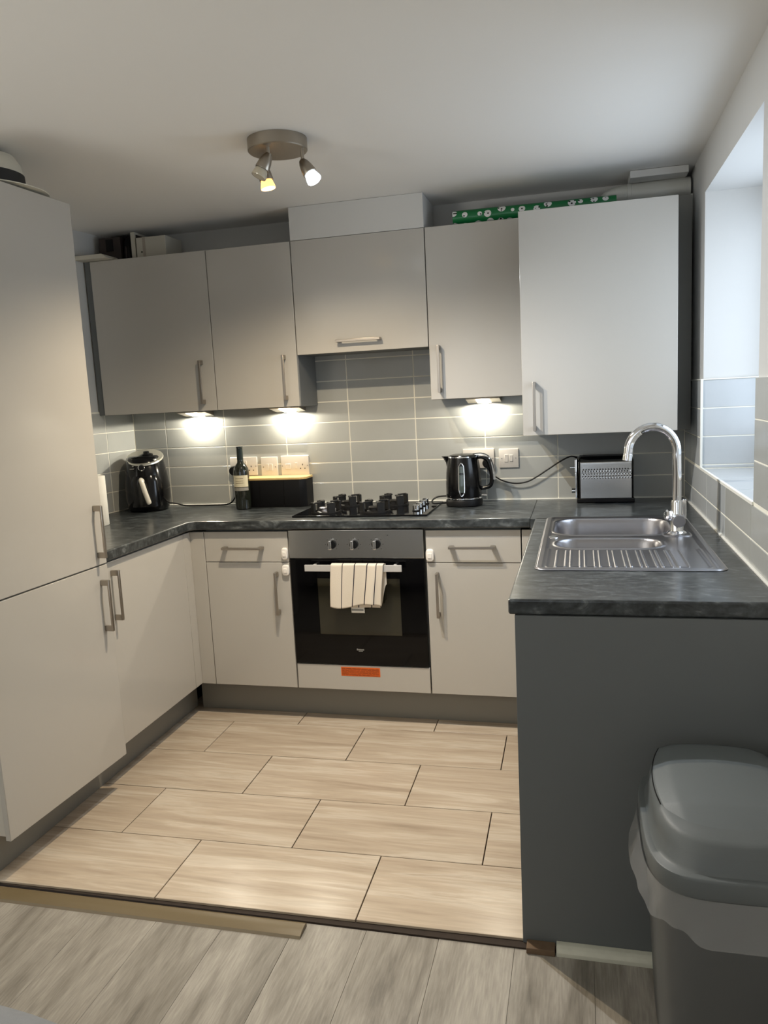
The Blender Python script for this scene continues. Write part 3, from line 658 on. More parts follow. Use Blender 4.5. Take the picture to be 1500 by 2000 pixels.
# under-cabinet lights
def led(x, label):
    u = thing('under_cabinet_light', label, 'lamp', (x, 0.44, ZB), 0, 'under cabinet lights')
    y0, y1 = 0.395, 0.497; hw = 0.076
    G().prism([(y0, ZB-0.0005), (y1, ZB-0.0005), (y1, ZB-0.026), (y0+0.004, ZB-0.006)], 'x', x-hw, x+hw, 0.0015).build('housing', 'nickel', u)
    g = G(); a = Vector((0, y0+0.010, ZB-0.0082)); b = Vector((0, y1-0.012, ZB-0.0247)); n_ = Vector((0, -(b-a).z, (b-a).y)).normalized()
    n_ = n_ if n_.z < 0 else -n_
    P = [a, b, b+n_*0.0015, a+n_*0.0015]
    g.prism([(p.y, p.z) for p in P], 'x', x-0.030, x+0.030).build('diffuser', 'ledface', u)
    spot('led', (x, 0.489, ZB-0.036), (0, 0, -1), 5.6, (1.0, 0.91, 0.74), 178, 0.06, 0.009)
led(-0.622, 'slim under cabinet light shining over the air fryer, leftmost of three')
led(-0.135, 'slim under cabinet light shining above the bread bin, middle of three')
led(0.808, 'slim under cabinet light shining above the kettle, rightmost of three')

# ---------------------------------------------------------------- ceiling spotlight
cl = thing('ceiling_spotlight', 'round brushed nickel three lamp ceiling spotlight', 'lamp', (0.293, -0.62, ZC))
CX, CY = 0.290, -0.596
G().lathe([(0.0, -0.0005), (0.0965, -0.0005), (0.0965, -0.0350), (0.094, -0.0380), (0.0, -0.0385)], (CX, CY, ZC), seg=64).build('ceiling_plate', 'nickeld', cl)
def head(px_, py_, zend, d_, state):
    st = G().cyl((px_, py_, ZC-0.038), (px_, py_, zend), 0.0055, seg=14).build('stem', 'nickeld', cl)
    d_ = Vector(d_).normalized(); o = Vector((px_, py_, zend-0.004))-d_*0.006
    hd = G().lathe([(0.0, 0.0), (0.011, 0.002), (0.016, 0.012), (0.0205, 0.030), (0.0235, 0.052), (0.0225, 0.055), (0.018, 0.054)], o, d_, seg=30).build('lamp_head', 'nickeld', cl)
    G().cyl(o+Vector((0.0, 0, 0)), o+d_*0.012, 0.009, seg=14).build('swivel', 'nickeld', hd)
    mt = {'warm': ('glowwarm', 'bulbwarm'), 'white': ('glowwhite', 'bulbwhite'), 'off': ('bulboff', 'bulboff')}[state]
    bb = G().lathe([(0.017, 0.050), (0.0195, 0.056), (0.0245, 0.074), (0.0250, 0.079), (0.0238, 0.081)], o, d_, seg=30).build('bulb', mt[0], hd)
    G().lathe([(0.0, 0.0805), (0.0225, 0.0805), (0.0235, 0.0790)], o, d_, seg=30).build('bulb', mt[1], hd)
    bb['label'] = {'warm': 'glowing warm bulb', 'white': 'glowing cool white bulb', 'off': 'unlit bulb'}[state]
    return o+d_*0.092, d_
p, d_ = head(0.216, -0.545, ZC-0.056, (0.17, 0.02, -0.98), 'warm'); spot('warm_bulb', p, (0.03, 0.04, -1), 72, (1.0, 0.82, 0.58), 150, 1.0, 0.008)
p, d_ = head(0.372, -0.594, ZC-0.074, (0.52, -0.12, -0.85), 'white'); spot('white_bulb', p, (0.50, -0.10, -0.88), 54, (0.93, 0.97, 1.0), 146, 1.0, 0.008)
head(0.277, -0.650, ZC-0.058, (-0.42, -0.22, -0.88), 'off')

# ---------------------------------------------------------------- sockets
def plate(label, x0, x1, z0, z1, kind, y=DW-0.0002):
    u = thing({'dbl': 'double_socket', 'sw': 'light_switch', 'fcu': 'fused_switch', 'cook': 'cooker_socket'}[kind], label, 'socket' if kind in ('dbl', 'cook') else 'switch', ((x0+x1)/2, y, (z0+z1)/2))
    G().box(x0, y-0.009, z0, x1, y, z1, 0.003, 3).build('faceplate', 'whiteplastic', u)
    def sock(cx, cz):
        g = G(); yy = y-0.0094
        g.box(cx-0.002, yy, cz+0.007, cx+0.002, yy+0.0007, cz+0.015).box(cx-0.0145, yy, cz-0.010, cx-0.008, yy+0.0007, cz-0.006).box(cx+0.008, yy, cz-0.010, cx+0.0145, yy+0.0007, cz-0.006)
        g.build('pin_holes', 'black', u)
    def rk(cx, cz, w_=0.011, hh=0.019):
        G().box(cx-w_/2, y-0.0125, cz-hh/2, cx+w_/2, y-0.0085, cz+hh/2, 0.0012).build('rocker_switch', 'whiteplastic', u)
    def scr(cx, cz): G().cyl((cx, y-0.0088, cz), (cx, y-0.0098, cz), 0.0028, seg=12).build('screw', 'nickel', u)
    cx, cz = (x0+x1)/2, (z0+z1)/2
    if kind == 'dbl': sock(cx-0.040, cz-0.012); sock(cx+0.040, cz-0.012); rk(cx-0.012, cz+0.018); rk(cx+0.012, cz+0.018); scr(cx-0.066, cz); scr(cx+0.066, cz)
    elif kind == 'cook': G().box(cx-0.050, y-0.014, cz-0.016, cx-0.020, y-0.0085, cz+0.010, 0.002).build('rocker_switch', 'whiteplastic', u); rk(cx+0.008, cz, 0.013, 0.030); sock(cx+0.040, cz-0.006); scr(cx-0.066, cz); scr(cx+0.066, cz)
    elif kind == 'sw': rk(cx-0.010, cz-0.004, 0.015, 0.034); rk(cx+0.010, cz-0.004, 0.015, 0.034); scr(cx-0.032, cz-0.002); scr(cx+0.032, cz-0.002)
    else: rk(cx-0.011, cz, 0.016, 0.034); rk(cx+0.011, cz, 0.014, 0.030); scr(cx-0.032, cz); scr(cx+0.032, cz)
    return u
plate('white double socket behind the wine bottle', -0.484, -0.338, 1.057, 1.150, 'dbl')
plate('small white double rocker switch between two sockets above the bread bin', -0.317, -0.229, 1.052, 1.147, 'sw')
plate('white cooker switch with socket above the bread bin, next to the hob', -0.211, -0.065, 1.050, 1.150, 'cook')
plate('white double socket behind the kettle', 0.697, 0.843, 1.062, 1.154, 'dbl')
plate('white fused switch plate between kettle and toaster', 0.864, 0.954, 1.062, 1.150, 'fcu')
def plug(parent, x, z, y=DW-0.0095, r=0.022):
    g = G(); g.lathe([(0.0, 0.0), (r, 0.0), (r, 0.020), (r*0.85, 0.030), (0, 0.032)], (x, y-0.0002, z), (0, -1, 0), seg=24); return g.build('plug', 'black', parent)

# ---------------------------------------------------------------- air fryer
af = thing('air_fryer', 'black air fryer with silver top in the left corner', 'air fryer', (-0.880, 0.375, WZ))
ax, ay = -0.880, 0.375
G().loft([(WZ+0.0005, ax, ay, 0.092, 0.098, 2.8), (WZ+0.012, ax, ay, 0.102, 0.110, 2.8), (WZ+0.06, ax, ay, 0.1125, 0.122, 2.6), (WZ+0.12, ax, ay+0.002, 0.114, 0.124, 2.5), (WZ+0.20, ax-0.003, ay+0.008, 0.106, 0.116, 2.4), (WZ+0.262, ax-0.006, ay+0.012, 0.097, 0.106, 2.4), (WZ+0.285, ax-0.008, ay+0.014, 0.088, 0.098, 2.3), (WZ+0.293, ax-0.008, ay+0.014, 0.074, 0.084, 2.2)], seg=48).build('body', 'blackgloss', af, ang=60)
# tilted silver control deck
g = G(); q = Matrix.Translation((ax+0.002, ay-0.016, WZ+0.285)) @ Matrix.Rotation(math.radians(21), 4, 'X')
t = bmesh.new(); bmesh.ops.create_cone(t, cap_ends=True, segments=48, radius1=0.094, radius2=0.091, depth=0.007, matrix=Matrix.Diagonal((1.02, 1.08, 1, 1))); g._add(t, q); g.build('top_deck', 'frytop', af)
k = G().lathe([(0, 0), (0.034, 0), (0.034, 0.005), (0.022, 0.009), (0.017, 0.010), (0.015, 0.022), (0.0, 0.024)], (ax+0.012, ay-0.020, WZ+0.2935), (0, -0.24, 0.97), seg=32).build('timer_knob', 'blackgloss', af)
k = G().lathe([(0.017, -0.012), (0.017, 0.006), (0.0145, 0.008), (0.0135, 0.006), (0.0135, -0.012)], (ax-0.006, ay-0.107, WZ+0.236), (0.1, -1, 0.2), seg=28).build('dial_ring', 'chrome', af)
G().lathe([(0, 0.006), (0.0125, 0.006), (0.0125, -0.010)], (ax-0.006, ay-0.107, WZ+0.236), (0.1, -1, 0.2), seg=24).build('dial', 'blackgloss', k)
G().box(ax-0.066, ay-0.1060, WZ+0.230, ax-0.044, ay-0.099, WZ+0.234).box(ax-0.052, ay-0.1060, WZ+0.243, ax-0.046, ay-0.096, WZ+0.248).build('print', 'marking', af)
# drawer and handle
G().loft([(WZ+0.03, ax+0.004, ay-0.010, 0.085, 0.119, 3.2), (WZ+0.16, ax+0.004, ay-0.008, 0.086, 0.121, 3.2), (WZ+0.192, ax+0.004, ay-0.006, 0.076, 0.112, 3.0)], seg=44).build('basket_drawer', 'blackgloss', af, ang=60)
h = G().tube([(ax-0.008, ay-0.115, WZ+0.172), (ax-0.004, ay-0.158, WZ+0.170), (ax+0.002, ay-0.172, WZ+0.156), (ax+0.014, ay-0.174, WZ+0.106), (ax+0.028, ay-0.168, WZ+0.050)], lambda t_: 0.0155 if t_ < 0.97 else 0.011, seg=16, smooth=6, flat=0.75).build('handle', 'fryhandle', af)
h['label'] = 'pale champagne pull handle'
c_ = G().tube([(-0.815, 0.405, WZ+0.030), (-0.765, 0.430, WZ+0.022), (-0.72, 0.445, WZ+0.008), (-0.66, 0.455, WZ+0.005), (-0.58, 0.465, WZ+0.0045), (-0.50, 0.472, WZ+0.007), (-0.462, 0.470, WZ+0.03), (-0.440, 0.468, WZ+0.075), (-0.452, 0.470, WZ+0.125), (-0.456, 0.475, WZ+0.150)], 0.0035, seg=8, smooth=6).build('power_cord', 'black', af)
plug(c_, -0.458, 1.084, r=0.024)
AFM = Matrix.Rotation(math.radians(22), 4, 'Z') @ Matrix.Diagonal((0.94, 0.94, 0.93, 1))
af.rotation_euler = (0, 0, math.radians(22)); af.scale = (0.94, 0.94, 0.93)
for q_ in [c_]+list(c_.children): q_.data.transform(AFM.inverted())

# ---------------------------------------------------------------- kitchen roll, wine bottle, bread bin
tag(G().lathe([(0.019, 0.0), (0.054, 0.0), (0.056, 0.003), (0.056, 0.217), (0.054, 0.220), (0.019, 0.220), (0.019, 0.0)], (-0.866, -0.10, WZ+0.0005), seg=40).build('kitchen_roll', 'paperwhite'), 'white kitchen paper roll standing between tall unit and air fryer', 'paper roll')
bo = thing('wine_bottle', 'dark wine bottle with cream label in front of bread bin', 'bottle', (-0.356, 0.349, WZ))
bx, by = -0.356, 0.349
G().lathe([(0, 0.006), (0.020, 0.004), (0.033, 0.0), (0.0365, 0.004), (0.0375, 0.02), (0.0375, 0.180), (0.0350, 0.197), (0.026, 0.212), (0.0165, 0.224), (0.0142, 0.240), (0.0138, 0.292), (0.0152, 0.293), (0.0152, 0.300), (0.0, 0.301)], (bx, by, WZ+0.0003), seg=40).build('glass_body', 'bottle', bo)
G().lathe([(0.0152, 0.238), (0.0148, 0.296), (0.0160, 0.297), (0.0160, 0.302), (0.0, 0.3035)], (bx, by, WZ+0.0003), seg=32).build('neck_capsule', 'foil', bo)
def wrap_label(nm, mt, z0, z1, a0, a1, r, par):
    return G().grid(lambda u_, v_: (bx+r*math.sin(a0+(a1-a0)*u_), by-r*math.cos(a0+(a1-a0)*u_), WZ+z0+(z1-z0)*v_), 24, 1).build(nm, mt, par, recalc=False)
lb = wrap_label('label', 'label', 0.110, 0.166, -1.25, 1.30, 0.0379, bo); wrap_label('lower_label', 'labelgrey', 0.092, 0.107, -1.25, 1.30, 0.0379, bo)
for z_ in (0.128, 0.138, 0.150): wrap_label('print', 'labelink', z_, z_+0.0025, -0.6+z_, 0.75-z_, 0.0381, lb)
bb = thing('bread_bin', 'black bread bin with a bamboo lid on the worktop', 'bread bin', (-0.22, 0.43, WZ))
def octo(x0, x1, y0, y1, c): return [(x0+c, y0), (x1-c*1.6, y0), (x1, y0+c*1.3), (x1, y1), (x0, y1), (x0, y0+c)]
G().prism(octo(-0.410, -0.050, 0.390, 0.503, 0.018), 'z', WZ+0.0005, WZ+0.132, 0.002).build('box', 'black', bb)
G().prism(octo(-0.412, -0.048, 0.388, 0.504, 0.018), 'z', WZ+0.1322, WZ+0.143, 0.002).build('lid', 'bamboo', bb)
for xs in (-0.285, -0.160): G().box(xs-0.001, 0.3890, WZ+0.003, xs+0.001, 0.3905, WZ+0.130).build('seam', 'blackgloss', bb)

# ---------------------------------------------------------------- kettle
kt = thing('kettle', 'black and chrome jug kettle by the hob', 'kettle', (0.715, 0.385, WZ))
kx, ky = 0.7165, 0.372
kb = G().lathe([(0, 0), (0.074, 0), (0.082, 0.003), (0.083, 0.022), (0.079, 0.030), (0, 0.030)], (kx, ky, WZ+0.0005), seg=48).build('power_base', 'black', kt)
G().lathe([(0.0, 0.0305), (0.0795, 0.0305), (0.0815, 0.033), (0.0815, 0.037), (0.0795, 0.039)], (kx, ky, WZ+0.0005), seg=48).build('base_ring', 'chrome', kt)
bd = G().lathe([(0.078, 0.038), (0.0805, 0.045), (0.0805, 0.10), (0.0775, 0.15), (0.0710, 0.195), (0.0675, 0.218), (0.060, 0.222), (0, 0.224)], (kx, ky, WZ+0.0005), seg=48).build('body', 'blackgloss', kt)
lid = G().lathe([(0.062, 0.2205), (0.0585, 0.2275), (0.045, 0.2315), (0.0, 0.233)], (kx, ky, WZ+0.0005), seg=40).build('lid', 'blackgloss', kt)
G().lathe([(0.0678, 0.2165), (0.0700, 0.2185), (0.0690, 0.2230), (0.0620, 0.2235)], (kx, ky, WZ+0.0005), seg=48).build('rim', 'chrome', lid)
g = G(); sp = [(0.170, -0.062, 0.020), (0.195, -0.066, 0.030), (0.215, -0.078, 0.034), (0.224, -0.086, 0.032)]
rings = []
for hz, tipx, hwid in sp:
    rings.append([g.bm.verts.new((kx+px2, ky+py2, WZ+hz)) for px2, py2 in ((-0.045, hwid), (tipx-0.004, hwid*0.35), (tipx-0.012, 0), (tipx-0.004, -hwid*0.35), (-0.045, -hwid), (-0.035, 0))])
for A, B in zip(rings, rings[1:]):
    for k_ in range(6): g.bm.faces.new((A[k_], A[(k_+1) % 6], B[(k_+1) % 6], B[k_]))
g.bm.faces.new(rings[0]); g.bm.faces.new(rings[-1][::-1]); g.build('spout', 'blackgloss', kt)
# gauge on the camera side
def kett(a, z_, off): # point on body
    rr = 0.0805 if z_ < 0.10 else 0.0805-(z_-0.10)*0.088
    return (kx+(rr+off)*math.sin(a), ky-(rr+off)*math.cos(a), WZ+z_)
loop = [(-0.155, 0.075), (-0.155, 0.172), (-0.09, 0.188), (0.0, 0.196), (0.09, 0.188), (0.155, 0.172), (0.155, 0.075), (0.09, 0.058), (0.0, 0.050), (-0.09, 0.058), (-0.155, 0.075)]
G().tube([kett(a+0.02, z_, 0.0015) for a, z_ in loop], 0.0030, seg=8, smooth=4).build('gauge_frame', 'chrome', bd)
G().grid(lambda u_, v_: kett(-0.125+0.29*u_, 0.066+0.116*v_, 0.0012), 6, 6).build('water_gauge', 'water', bd, recalc=False)
hd = G().tube([(kx+0.050, ky, WZ+0.214), (kx+0.085, ky-0.002, WZ+0.216), (kx+0.112, ky-0.003, WZ+0.200), (kx+0.124, ky-0.004, WZ+0.160), (kx+0.128, ky-0.004, WZ+0.115), (kx+0.120, ky-0.003, WZ+0.088), (kx+0.098, ky-0.002, WZ+0.078), (kx+0.078, ky, WZ+0.076)], 0.0095, seg=12, smooth=6).build('handle', 'blackgloss', kt)
G().tube([(kx+0.040, ky-0.004, WZ+0.225), (kx+0.086, ky-0.006, WZ+0.228), (kx+0.119, ky-0.008, WZ+0.210), (kx+0.133, ky-0.009, WZ+0.165), (kx+0.137, ky-0.009, WZ+0.115)], 0.0078, seg=10, smooth=6).build('handle_trim', 'chrome', hd)
G().cyl((kx+0.078, ky, WZ+0.045), (kx+0.104, ky, WZ+0.045), 0.005, seg=12, bev=0.001).build('power_switch', 'chrome', kt)
c_ = G().tube([(kx-0.078, ky-0.01, WZ+0.012), (kx-0.10, ky-0.03, WZ+0.014), (kx-0.135, ky-0.04, WZ+0.0145), (kx-0.148, ky, WZ+0.022), (kx-0.130, ky+0.04, WZ+0.034), (kx-0.085, ky+0.07, WZ+0.034), (kx-0.02, ky+0.115, WZ+0.03), (kx+0.01, ky+0.118, WZ+0.10), (kx+0.020, ky+0.112, WZ+0.160)], 0.0038, seg=8, smooth=6).build('power_cord', 'black', kt)
plug(c_, 0.733, 1.088)

# ---------------------------------------------------------------- toaster
to = thing('toaster', 'black and brushed steel toaster under the boiler cabinet', 'toaster', (1.335, 0.43, WZ))
y0, y1 = 0.372, 0.498
G().box(1.212, y0-0.001, WZ+0.0005, 1.454, y1, WZ+0.020, 0.004).build('base', 'black', to)
G().loft([(WZ+0.018, 1.333, (y0+y1)/2, 0.119, 0.064, 7), (WZ+0.180, 1.333, (y0+y1)/2, 0.119, 0.064, 7), (WZ+0.197, 1.333, (y0+y1)/2, 0.115, 0.056, 6), (WZ+0.203, 1.333, (y0+y1)/2, 0.108, 0.046, 5)], seg=48).build('body', 'blackgloss', to)
# front steel panel, rolled into the top, with rows of small dents
def steelfn(u_, v_):
    x = 1.2285+0.2125*u_; s_ = v_*0.205
    if s_ < 0.150: y, z = y0-0.0045, WZ+0.022+s_
    else:
        a = min((s_-0.150)/0.022, PI/2); y, z = y0-0.0045+0.022*(1-math.cos(a)), WZ+0.172+0.022*math.sin(a)
    zz = z-WZ; xx_ = (x-1.235)/0.0123; 
    if 0.110 < zz < 0.153 and 0.2 < xx_ < 16.4: y += 0.0008*max(0, math.sin(xx_*2*PI))*max(0, math.sin((zz-0.110)/0.0143*2*PI))
    return (x, y, z)
G().grid(steelfn, 136, 96).build('steel_panel', 'steelb', to, ang=60, recalc=False)
g = G()
for r_i, zz in enumerate((0.1475, 0.1385, 0.1265, 0.1175, 0.1085)):
    for k_ in range(17 if r_i < 2 else 18):
        x = 1.239+k_*0.0116+(0.0 if r_i % 2 else 0.003)
        s_ = 0.0030 if r_i < 2 else 0.0022
        g.box(x-s_, y0-0.0052, WZ+zz-s_*1.1, x+s_*0.6, y0-0.0040, WZ+zz+s_*0.9)
g.build('dimple_pattern', 'inkdark', to)['kind'] = 'stuff'
G().box(1.2055, y0+0.01, WZ+0.020, 1.2125, y1-0.01, WZ+0.192, 0.002).build('end_plate', 'chrome', to)
G().box(1.184, y0+0.045, WZ+0.150, 1.206, y0+0.073, WZ+0.157, 0.002).build('lever', 'chrome', to)
G().cyl((1.2055, y0+0.03, WZ+0.052), (1.190, y0+0.03, WZ+0.052), 0.011, seg=20, bev=0.001).build('dial', 'chrome', to)
for yy in (y0+0.038, y0+0.078): G().box(1.240, yy, WZ+0.2028, 1.425, yy+0.018, WZ+0.2042).build('bread_slot', 'inkdark', to)
c_ = G().tube([(1.215, 0.492, WZ+0.190), (1.185, 0.490, WZ+0.196), (1.14, 0.488, WZ+0.175), (1.085, 0.488, WZ+0.140), (1.035, 0.488, WZ+0.108), (0.99, 0.488, WZ+0.086), (0.94, 0.488, WZ+0.080), (0.89, 0.488, WZ+0.090), (0.845, 0.486, WZ+0.115), (0.816, 0.478, WZ+0.150), (0.808, 0.474, WZ+0.170)], 0.0034, seg=8, smooth=6).build('power_cord', 'black', to)
plug(c_, 0.812, 1.088, r=0.023)

# ---------------------------------------------------------------- towel over the oven handle
tw = thing('tea_towel', 'white tea towel with thin dark stripes on the oven handle', 'towel', (0.317, -0.05, 0.72))
def towel(x0, x1, yf, zt, zb, seed, top=True):
    def fn(u_, v_):
        wob = 0.004*math.sin(u_*9+seed)*v_+0.0055*math.sin(u_*17+1.3*seed)*v_*u_+0.012*max(0, u_-0.72)*v_*math.sin(u_*40)
        x = x0+(x1-x0)*u_+0.006*math.sin(v_*3+u_*2)*(u_-0.4)-0.010*v_*(u_ > 0)*(1-u_)*0-0.013*v_-0.010*v_*(1-abs(2*u_-1))
        zz = zb+0.022*(0.5-u_)*0-0.010*math.sin(u_*5.5+seed)
        if v_ < 0.12:
            a = v_/0.12*PI/2; return (x, -0.0455-(yf)*math.sin(a)+wob*0.3, zt-0.006+0.006*math.cos(a))
        return (x, -0.0455-yf-wob, zt-0.006+(zz-zt+0.006)*(v_-0.12)/0.88)
    return fn
g = G(); g.grid(towel(0.206, 0.430, 0.0115, 0.7300, 0.5480, 0.4), 60, 40, uv=True)
o = g.build('front_fold', 'towel', tw, ang=180, recalc=False); sm = o.modifiers.new('thick', 'SOLIDIFY'); sm.thickness = 0.002
g = G(); g.grid(lambda u_, v_: (0.212+0.226*u_-0.012*v_*(1-u_), -0.0455+0.0105*math.sin(min(v_/0.1, 1)*PI/2)+0.003*math.sin(u_*11)*v_, 0.7240+0.006*math.cos(min(v_/0.1, 1)*PI/2)-0.186*v_*(1-0.55*sstep(u_, 0.86, 1.0))), 50, 30, uv=True)
o = g.build('rear_fold', 'towel', tw, ang=180, recalc=False); sm = o.modifiers.new('thick', 'SOLIDIFY'); sm.thickness = 0.0016
g = G(); g.grid(lambda u_, v_: (0.275+0.058*u_+0.003*v_, -0.036+0.002*math.sin(v_*4), 0.552-0.038*v_), 8, 6)
o = g.build('care_label', 'paperwhite', tw, ang=180, recalc=False); sm = o.modifiers.new('thick', 'SOLIDIFY'); sm.thickness = 0.0014
G().box(0.279, -0.0385, 0.524, 0.331, -0.0375, 0.530).build('label_band', 'marking', o)

# ---------------------------------------------------------------- things on top of the cabinets
g = G(); rl = 0.66
RY, RZ, RR = 0.305, ZU+0.0305, 0.0300
lay = None
def roll_fn(u_, v_):
    a = 2*PI*v_; rr = RR*(1-0.10*u_); return (0.722+rl*u_, RY+rr*math.sin(a)*1.05, RZ-0.0012*u_+rr*math.cos(a))
g.grid(roll_fn, 40, 28, uv=True)
lay = g.bm.loops.layers.uv.verify()
for f in g.bm.faces:
    for l in f.loops: l[lay].uv = (l[lay].uv[0]*rl/0.047, l[lay].uv[1]*2*PI*RR/0.047)
wr_ = thing('wrapping_paper_roll', 'roll of green football wrapping paper on top of the wall cabinets', 'gift wrap', (1.08, RY, ZU))
g.build('paper', 'wrap', wr_, recalc=False)
G().lathe([(0.016, 0.0), (0.026, 0.0), (0.026, 0.004), (0.016, 0.004), (0.016, 0.0)], (0.7215, RY, RZ), (1, 0, 0), seg=28).build('end_coil', 'paperwhite', wr_)
TZ_ = ZU+0.0003
u = thing('dark_box', 'dark brown cardboard box against the wall on the leftmost cabinet', 'box', (-0.97, 0.4, ZU))
G().box(-1.000, 0.345, TZ_, -0.886, 0.490, TZ_+0.118, 0.001).build('box', 'darkbox', u)
G().box(-0.962, 0.342, TZ_+0.055, -0.925, 0.3455, TZ_+0.110).build('flap', 'black', u)
u = thing('dark_bag', 'black folded bag between the dark box and a white frame', 'bag', (-0.86, 0.4, ZU))
G().loft([(TZ_, -0.856, 0.41, 0.028, 0.06, 4), (TZ_+0.05, -0.858, 0.41, 0.026, 0.062, 3.5), (TZ_+0.095, -0.860, 0.412, 0.024, 0.055, 3), (TZ_+0.122, -0.862, 0.415, 0.016, 0.04, 3)], seg=28).build('bag_body', 'black', u)
G().box(-0.862, 0.345, TZ_+0.012, -0.855, 0.352, TZ_+0.070, 0.001).build('strap', 'darkbox', u)
u = thing('picture_frame', 'white upright frame leaning beside the pale box on the cabinet', 'frame', (-0.81, 0.4, ZU))
G().box(-0.8235, 0.335, TZ_, -0.8010, 0.50, TZ_+0.130, 0.002).build('frame', 'greybox', u)
G().box(-0.8005, 0.345, TZ_+0.012, -0.7985, 0.49, TZ_+0.118).build('backing', 'darkbox', u)
u = thing('pale_box', 'pale white cardboard box with tape on the leftmost cabinet', 'box', (-0.72, 0.4, ZU))
G().box(-0.792, 0.330, TZ_, -0.640, 0.485, TZ_+0.100, 0.001).build('box', 'greybox', u)
G().box(-0.7600, 0.3292, TZ_, -0.745, 0.4855, TZ_+0.1008).build('tape', 'card', u)
G().cyl((-0.766, 0.3298, TZ_+0.034), (-0.766, 0.3290, TZ_+0.034), 0.004, seg=12).build('hole', 'black', u)
u = thing('white_tray', 'flat white slab jutting forward over the leftmost cabinet', 'tray', (-0.95, 0.28, ZU))
G().prism([(-1.045, TZ_), (-0.878, TZ_), (-0.905, TZ_+0.020), (-1.045, TZ_+0.020)], 'y', 0.205, 0.335, 0.002).build('slab', 'greybox', u)
# hat
ht = thing('brimmed_hat', 'cream brimmed hat with black band on the tall unit', 'hat', (-0.575, -0.865, 2.115))
hx, hy, hz = -0.575, -0.862, 2.1175
def bz(c, d): return hz+0.030*max(0, d)**1.5+0.004
g = G()
secs = [(lambda c, d: hz, 0.090), (lambda c, d: hz+0.002, 0.12), (lambda c, d: hz+0.003+0.003*max(0, d), 0.15), (lambda c, d: hz+0.004+0.006*max(0, d), 0.178), (lambda c, d: hz+0.007+0.006*max(0, d), 0.178), (lambda c, d: hz+0.006+0.003*max(0, d), 0.15), (lambda c, d: hz+0.006, 0.098)]
g.loft([(z_, hx, hy, r*0.82, r, 2) for z_, r in secs], seg=48).build('brim', 'hatwhite', ht)
G().loft([(hz+0.005, hx, hy, 0.082, 0.100, 2.1), (hz+0.060, hx, hy, 0.079, 0.097, 2.1), (hz+0.095, hx, hy, 0.072, 0.089, 2.1), (hz+0.118, hx, hy, 0.058, 0.072, 2.1), (hz+0.127, hx, hy, 0.036, 0.048, 2.1)], seg=48).build('crown', 'hatwhite', ht)
G().loft([(hz+0.008, hx, hy, 0.0835, 0.1015, 2.1), (hz+0.062, hx, hy, 0.0805, 0.0985, 2.1)], seg=48).build('band', 'hatband', ht)

# ---------------------------------------------------------------- bin
bn = thing('swing_bin', 'grey swing top bin with an overhanging liner by the end panel', 'bin', (1.5, -1.5, 0))
bcx, bcy = 1.503, -1.492
G().loft([(-0.0122, bcx+0.004, bcy+0.01, 0.122, 0.165, 5), (0.01, bcx+0.004, bcy+0.01, 0.128, 0.172, 5), (0.40, bcx+0.001, bcy, 0.146, 0.202, 4.5), (0.470, bcx, bcy, 0.150, 0.208, 4.2)], seg=56).build('body', 'binbody', bn, ang=60)
lidp = [(0.468, 0.158, 0.217, 4.0), (0.478, 0.1605, 0.2195, 4.0), (0.503, 0.1600, 0.2190, 4.0), (0.5075, 0.1590, 0.2180, 4.0), (0.509, 0.1570, 0.2160, 4.0), (0.5095, 0.1470, 0.2050, 3.8), (0.516, 0.1425, 0.2000, 3.6), (0.540, 0.140, 0.194, 3.3), (0.556, 0.1395, 0.190, 3.2), (0.568, 0.1365, 0.184, 3.1), (0.576, 0.129, 0.174, 3.0)]
# the dome is higher at the back (towards the panel)
G().loft([((lambda c, d, z_=z_: z_ + (0.012*d if z_ > 0.55 else 0)), bcx, bcy, rx, ry, n) for z_, rx, ry, n in lidp], seg=64, cap0=False).build('lid', 'binlid', bn, ang=42)
fy = bcy+0.012
def flap_fn(u_, v_):
    x = -1+2*u_; y = -1+2*v_
    rx, ry = 0.134, 0.156
    # map the square onto a rounded shape
    X = x*math.sqrt(max(0, 1-0.32*y*y))*rx; Y = y*math.sqrt(max(0, 1-0.26*x*x))*ry
    z = 0.5825+0.012*y+0.016*(1-x*x)*(1-y*y)-0.007*max(0, abs(x)-0.72)*3
    z -= 0.010*max(0, -y-0.62)*3
    return (bcx+X, fy+Y, z+0.0035)
g = G(); g.grid(flap_fn, 44, 52); o = g.build('swing_flap', 'binflap', bn, ang=180, recalc=False); sm = o.modifiers.new('thick', 'SOLIDIFY'); sm.thickness = 0.004
bpts = [flap_fn(u_, v_) for u_, v_ in [(0, 1-k/10) for k in range(11)]+[(k/20, 0) for k in range(1, 7)]]
G().tube([(p[0], p[1], p[2]-0.001) for p in bpts], 0.0016, seg=6, smooth=2).build('flap_gap', 'black', bn)
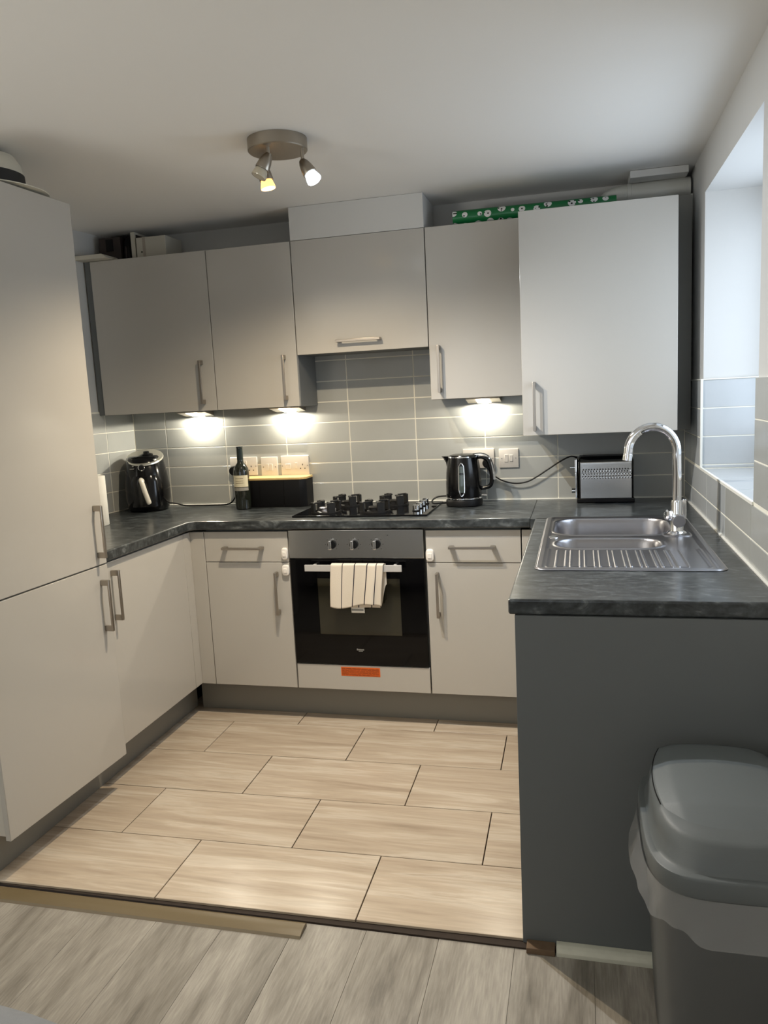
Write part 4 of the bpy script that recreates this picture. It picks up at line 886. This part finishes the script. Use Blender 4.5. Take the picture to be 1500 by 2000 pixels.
# liner: crumpled film hanging below the rim
def bag_fn(u_, v_):
    a = 2*PI*u_; c, s = math.cos(a), math.sin(a); n = 3.6
    fl_ = 0.003+0.013*v_*(1+0.6*math.sin(a*4+1)+0.3*math.sin(a*7))+0.0015*v_*math.sin(a*19+4*v_)
    rx, ry = 0.160+fl_, 0.219+fl_
    drop = 0.066+0.014*math.sin(a*3+0.6)+0.006*math.sin(a*7)+0.002*math.sin(a*17)
    return (min(bcx+rx*math.copysign(abs(c)**(2/n), c), XR-0.003), min(bcy+ry*math.copysign(abs(s)**(2/n), s), -1.2575), 0.470-drop*v_)
g = G(); g.grid(bag_fn, 220, 14); o = g.build('bin_liner', 'bag', bn, ang=180, recalc=False); o['label'] = 'crumpled translucent white liner'

# ---------------------------------------------------------------- sofa behind, its corner in view
sf = thing('sofa', 'grey fabric sofa whose rounded corner shows bottom left', 'sofa', (-0.2, -2.6, 0))
def soft_box(x0, x1, y0, y1, z0, z1, r, nm):
    g = G(); cx, cy, rx, ry = (x0+x1)/2, (y0+y1)/2, (x1-x0)/2, (y1-y0)/2
    secs = [(z0, cx, cy, rx-0.01, ry-0.01, 8), (z0+0.02, cx, cy, rx, ry, 8)]
    for k in range(7):
        a = k/6*PI/2*0.94; secs.append((z1-r+r*math.sin(a), cx, cy, rx-r*(1-math.cos(a)), ry-r*(1-math.cos(a)), 6-2*k/6))
    return g.loft(secs, seg=72).build(nm, 'sofa', sf, ang=180)
soft_box(-1.45, 0.62, -2.56, -2.262, 0.06, 0.62, 0.09, 'backrest')
soft_box(-1.45, 0.62, -3.10, -2.565, 0.06, 0.36, 0.03, 'base')
soft_box(0.44, 0.62, -3.08, -2.57, 0.362, 0.56, 0.06, 'armrest')
soft_box(-1.25, -0.42, -3.09, -2.57, 0.362, 0.46, 0.05, 'seat_cushion'); soft_box(-0.41, 0.43, -3.09, -2.57, 0.362, 0.46, 0.05, 'seat_cushion')
for x in (-1.38, 0.55):
    for y in (-3.03, -2.34): G().cyl((x, y, -0.0122), (x, y, 0.062), 0.018, 0.024, seg=16).build('leg', 'black', sf)
for o in bpy.data.objects:
    for k in ('_o', '_loc'):
        if k in o: del o[k]
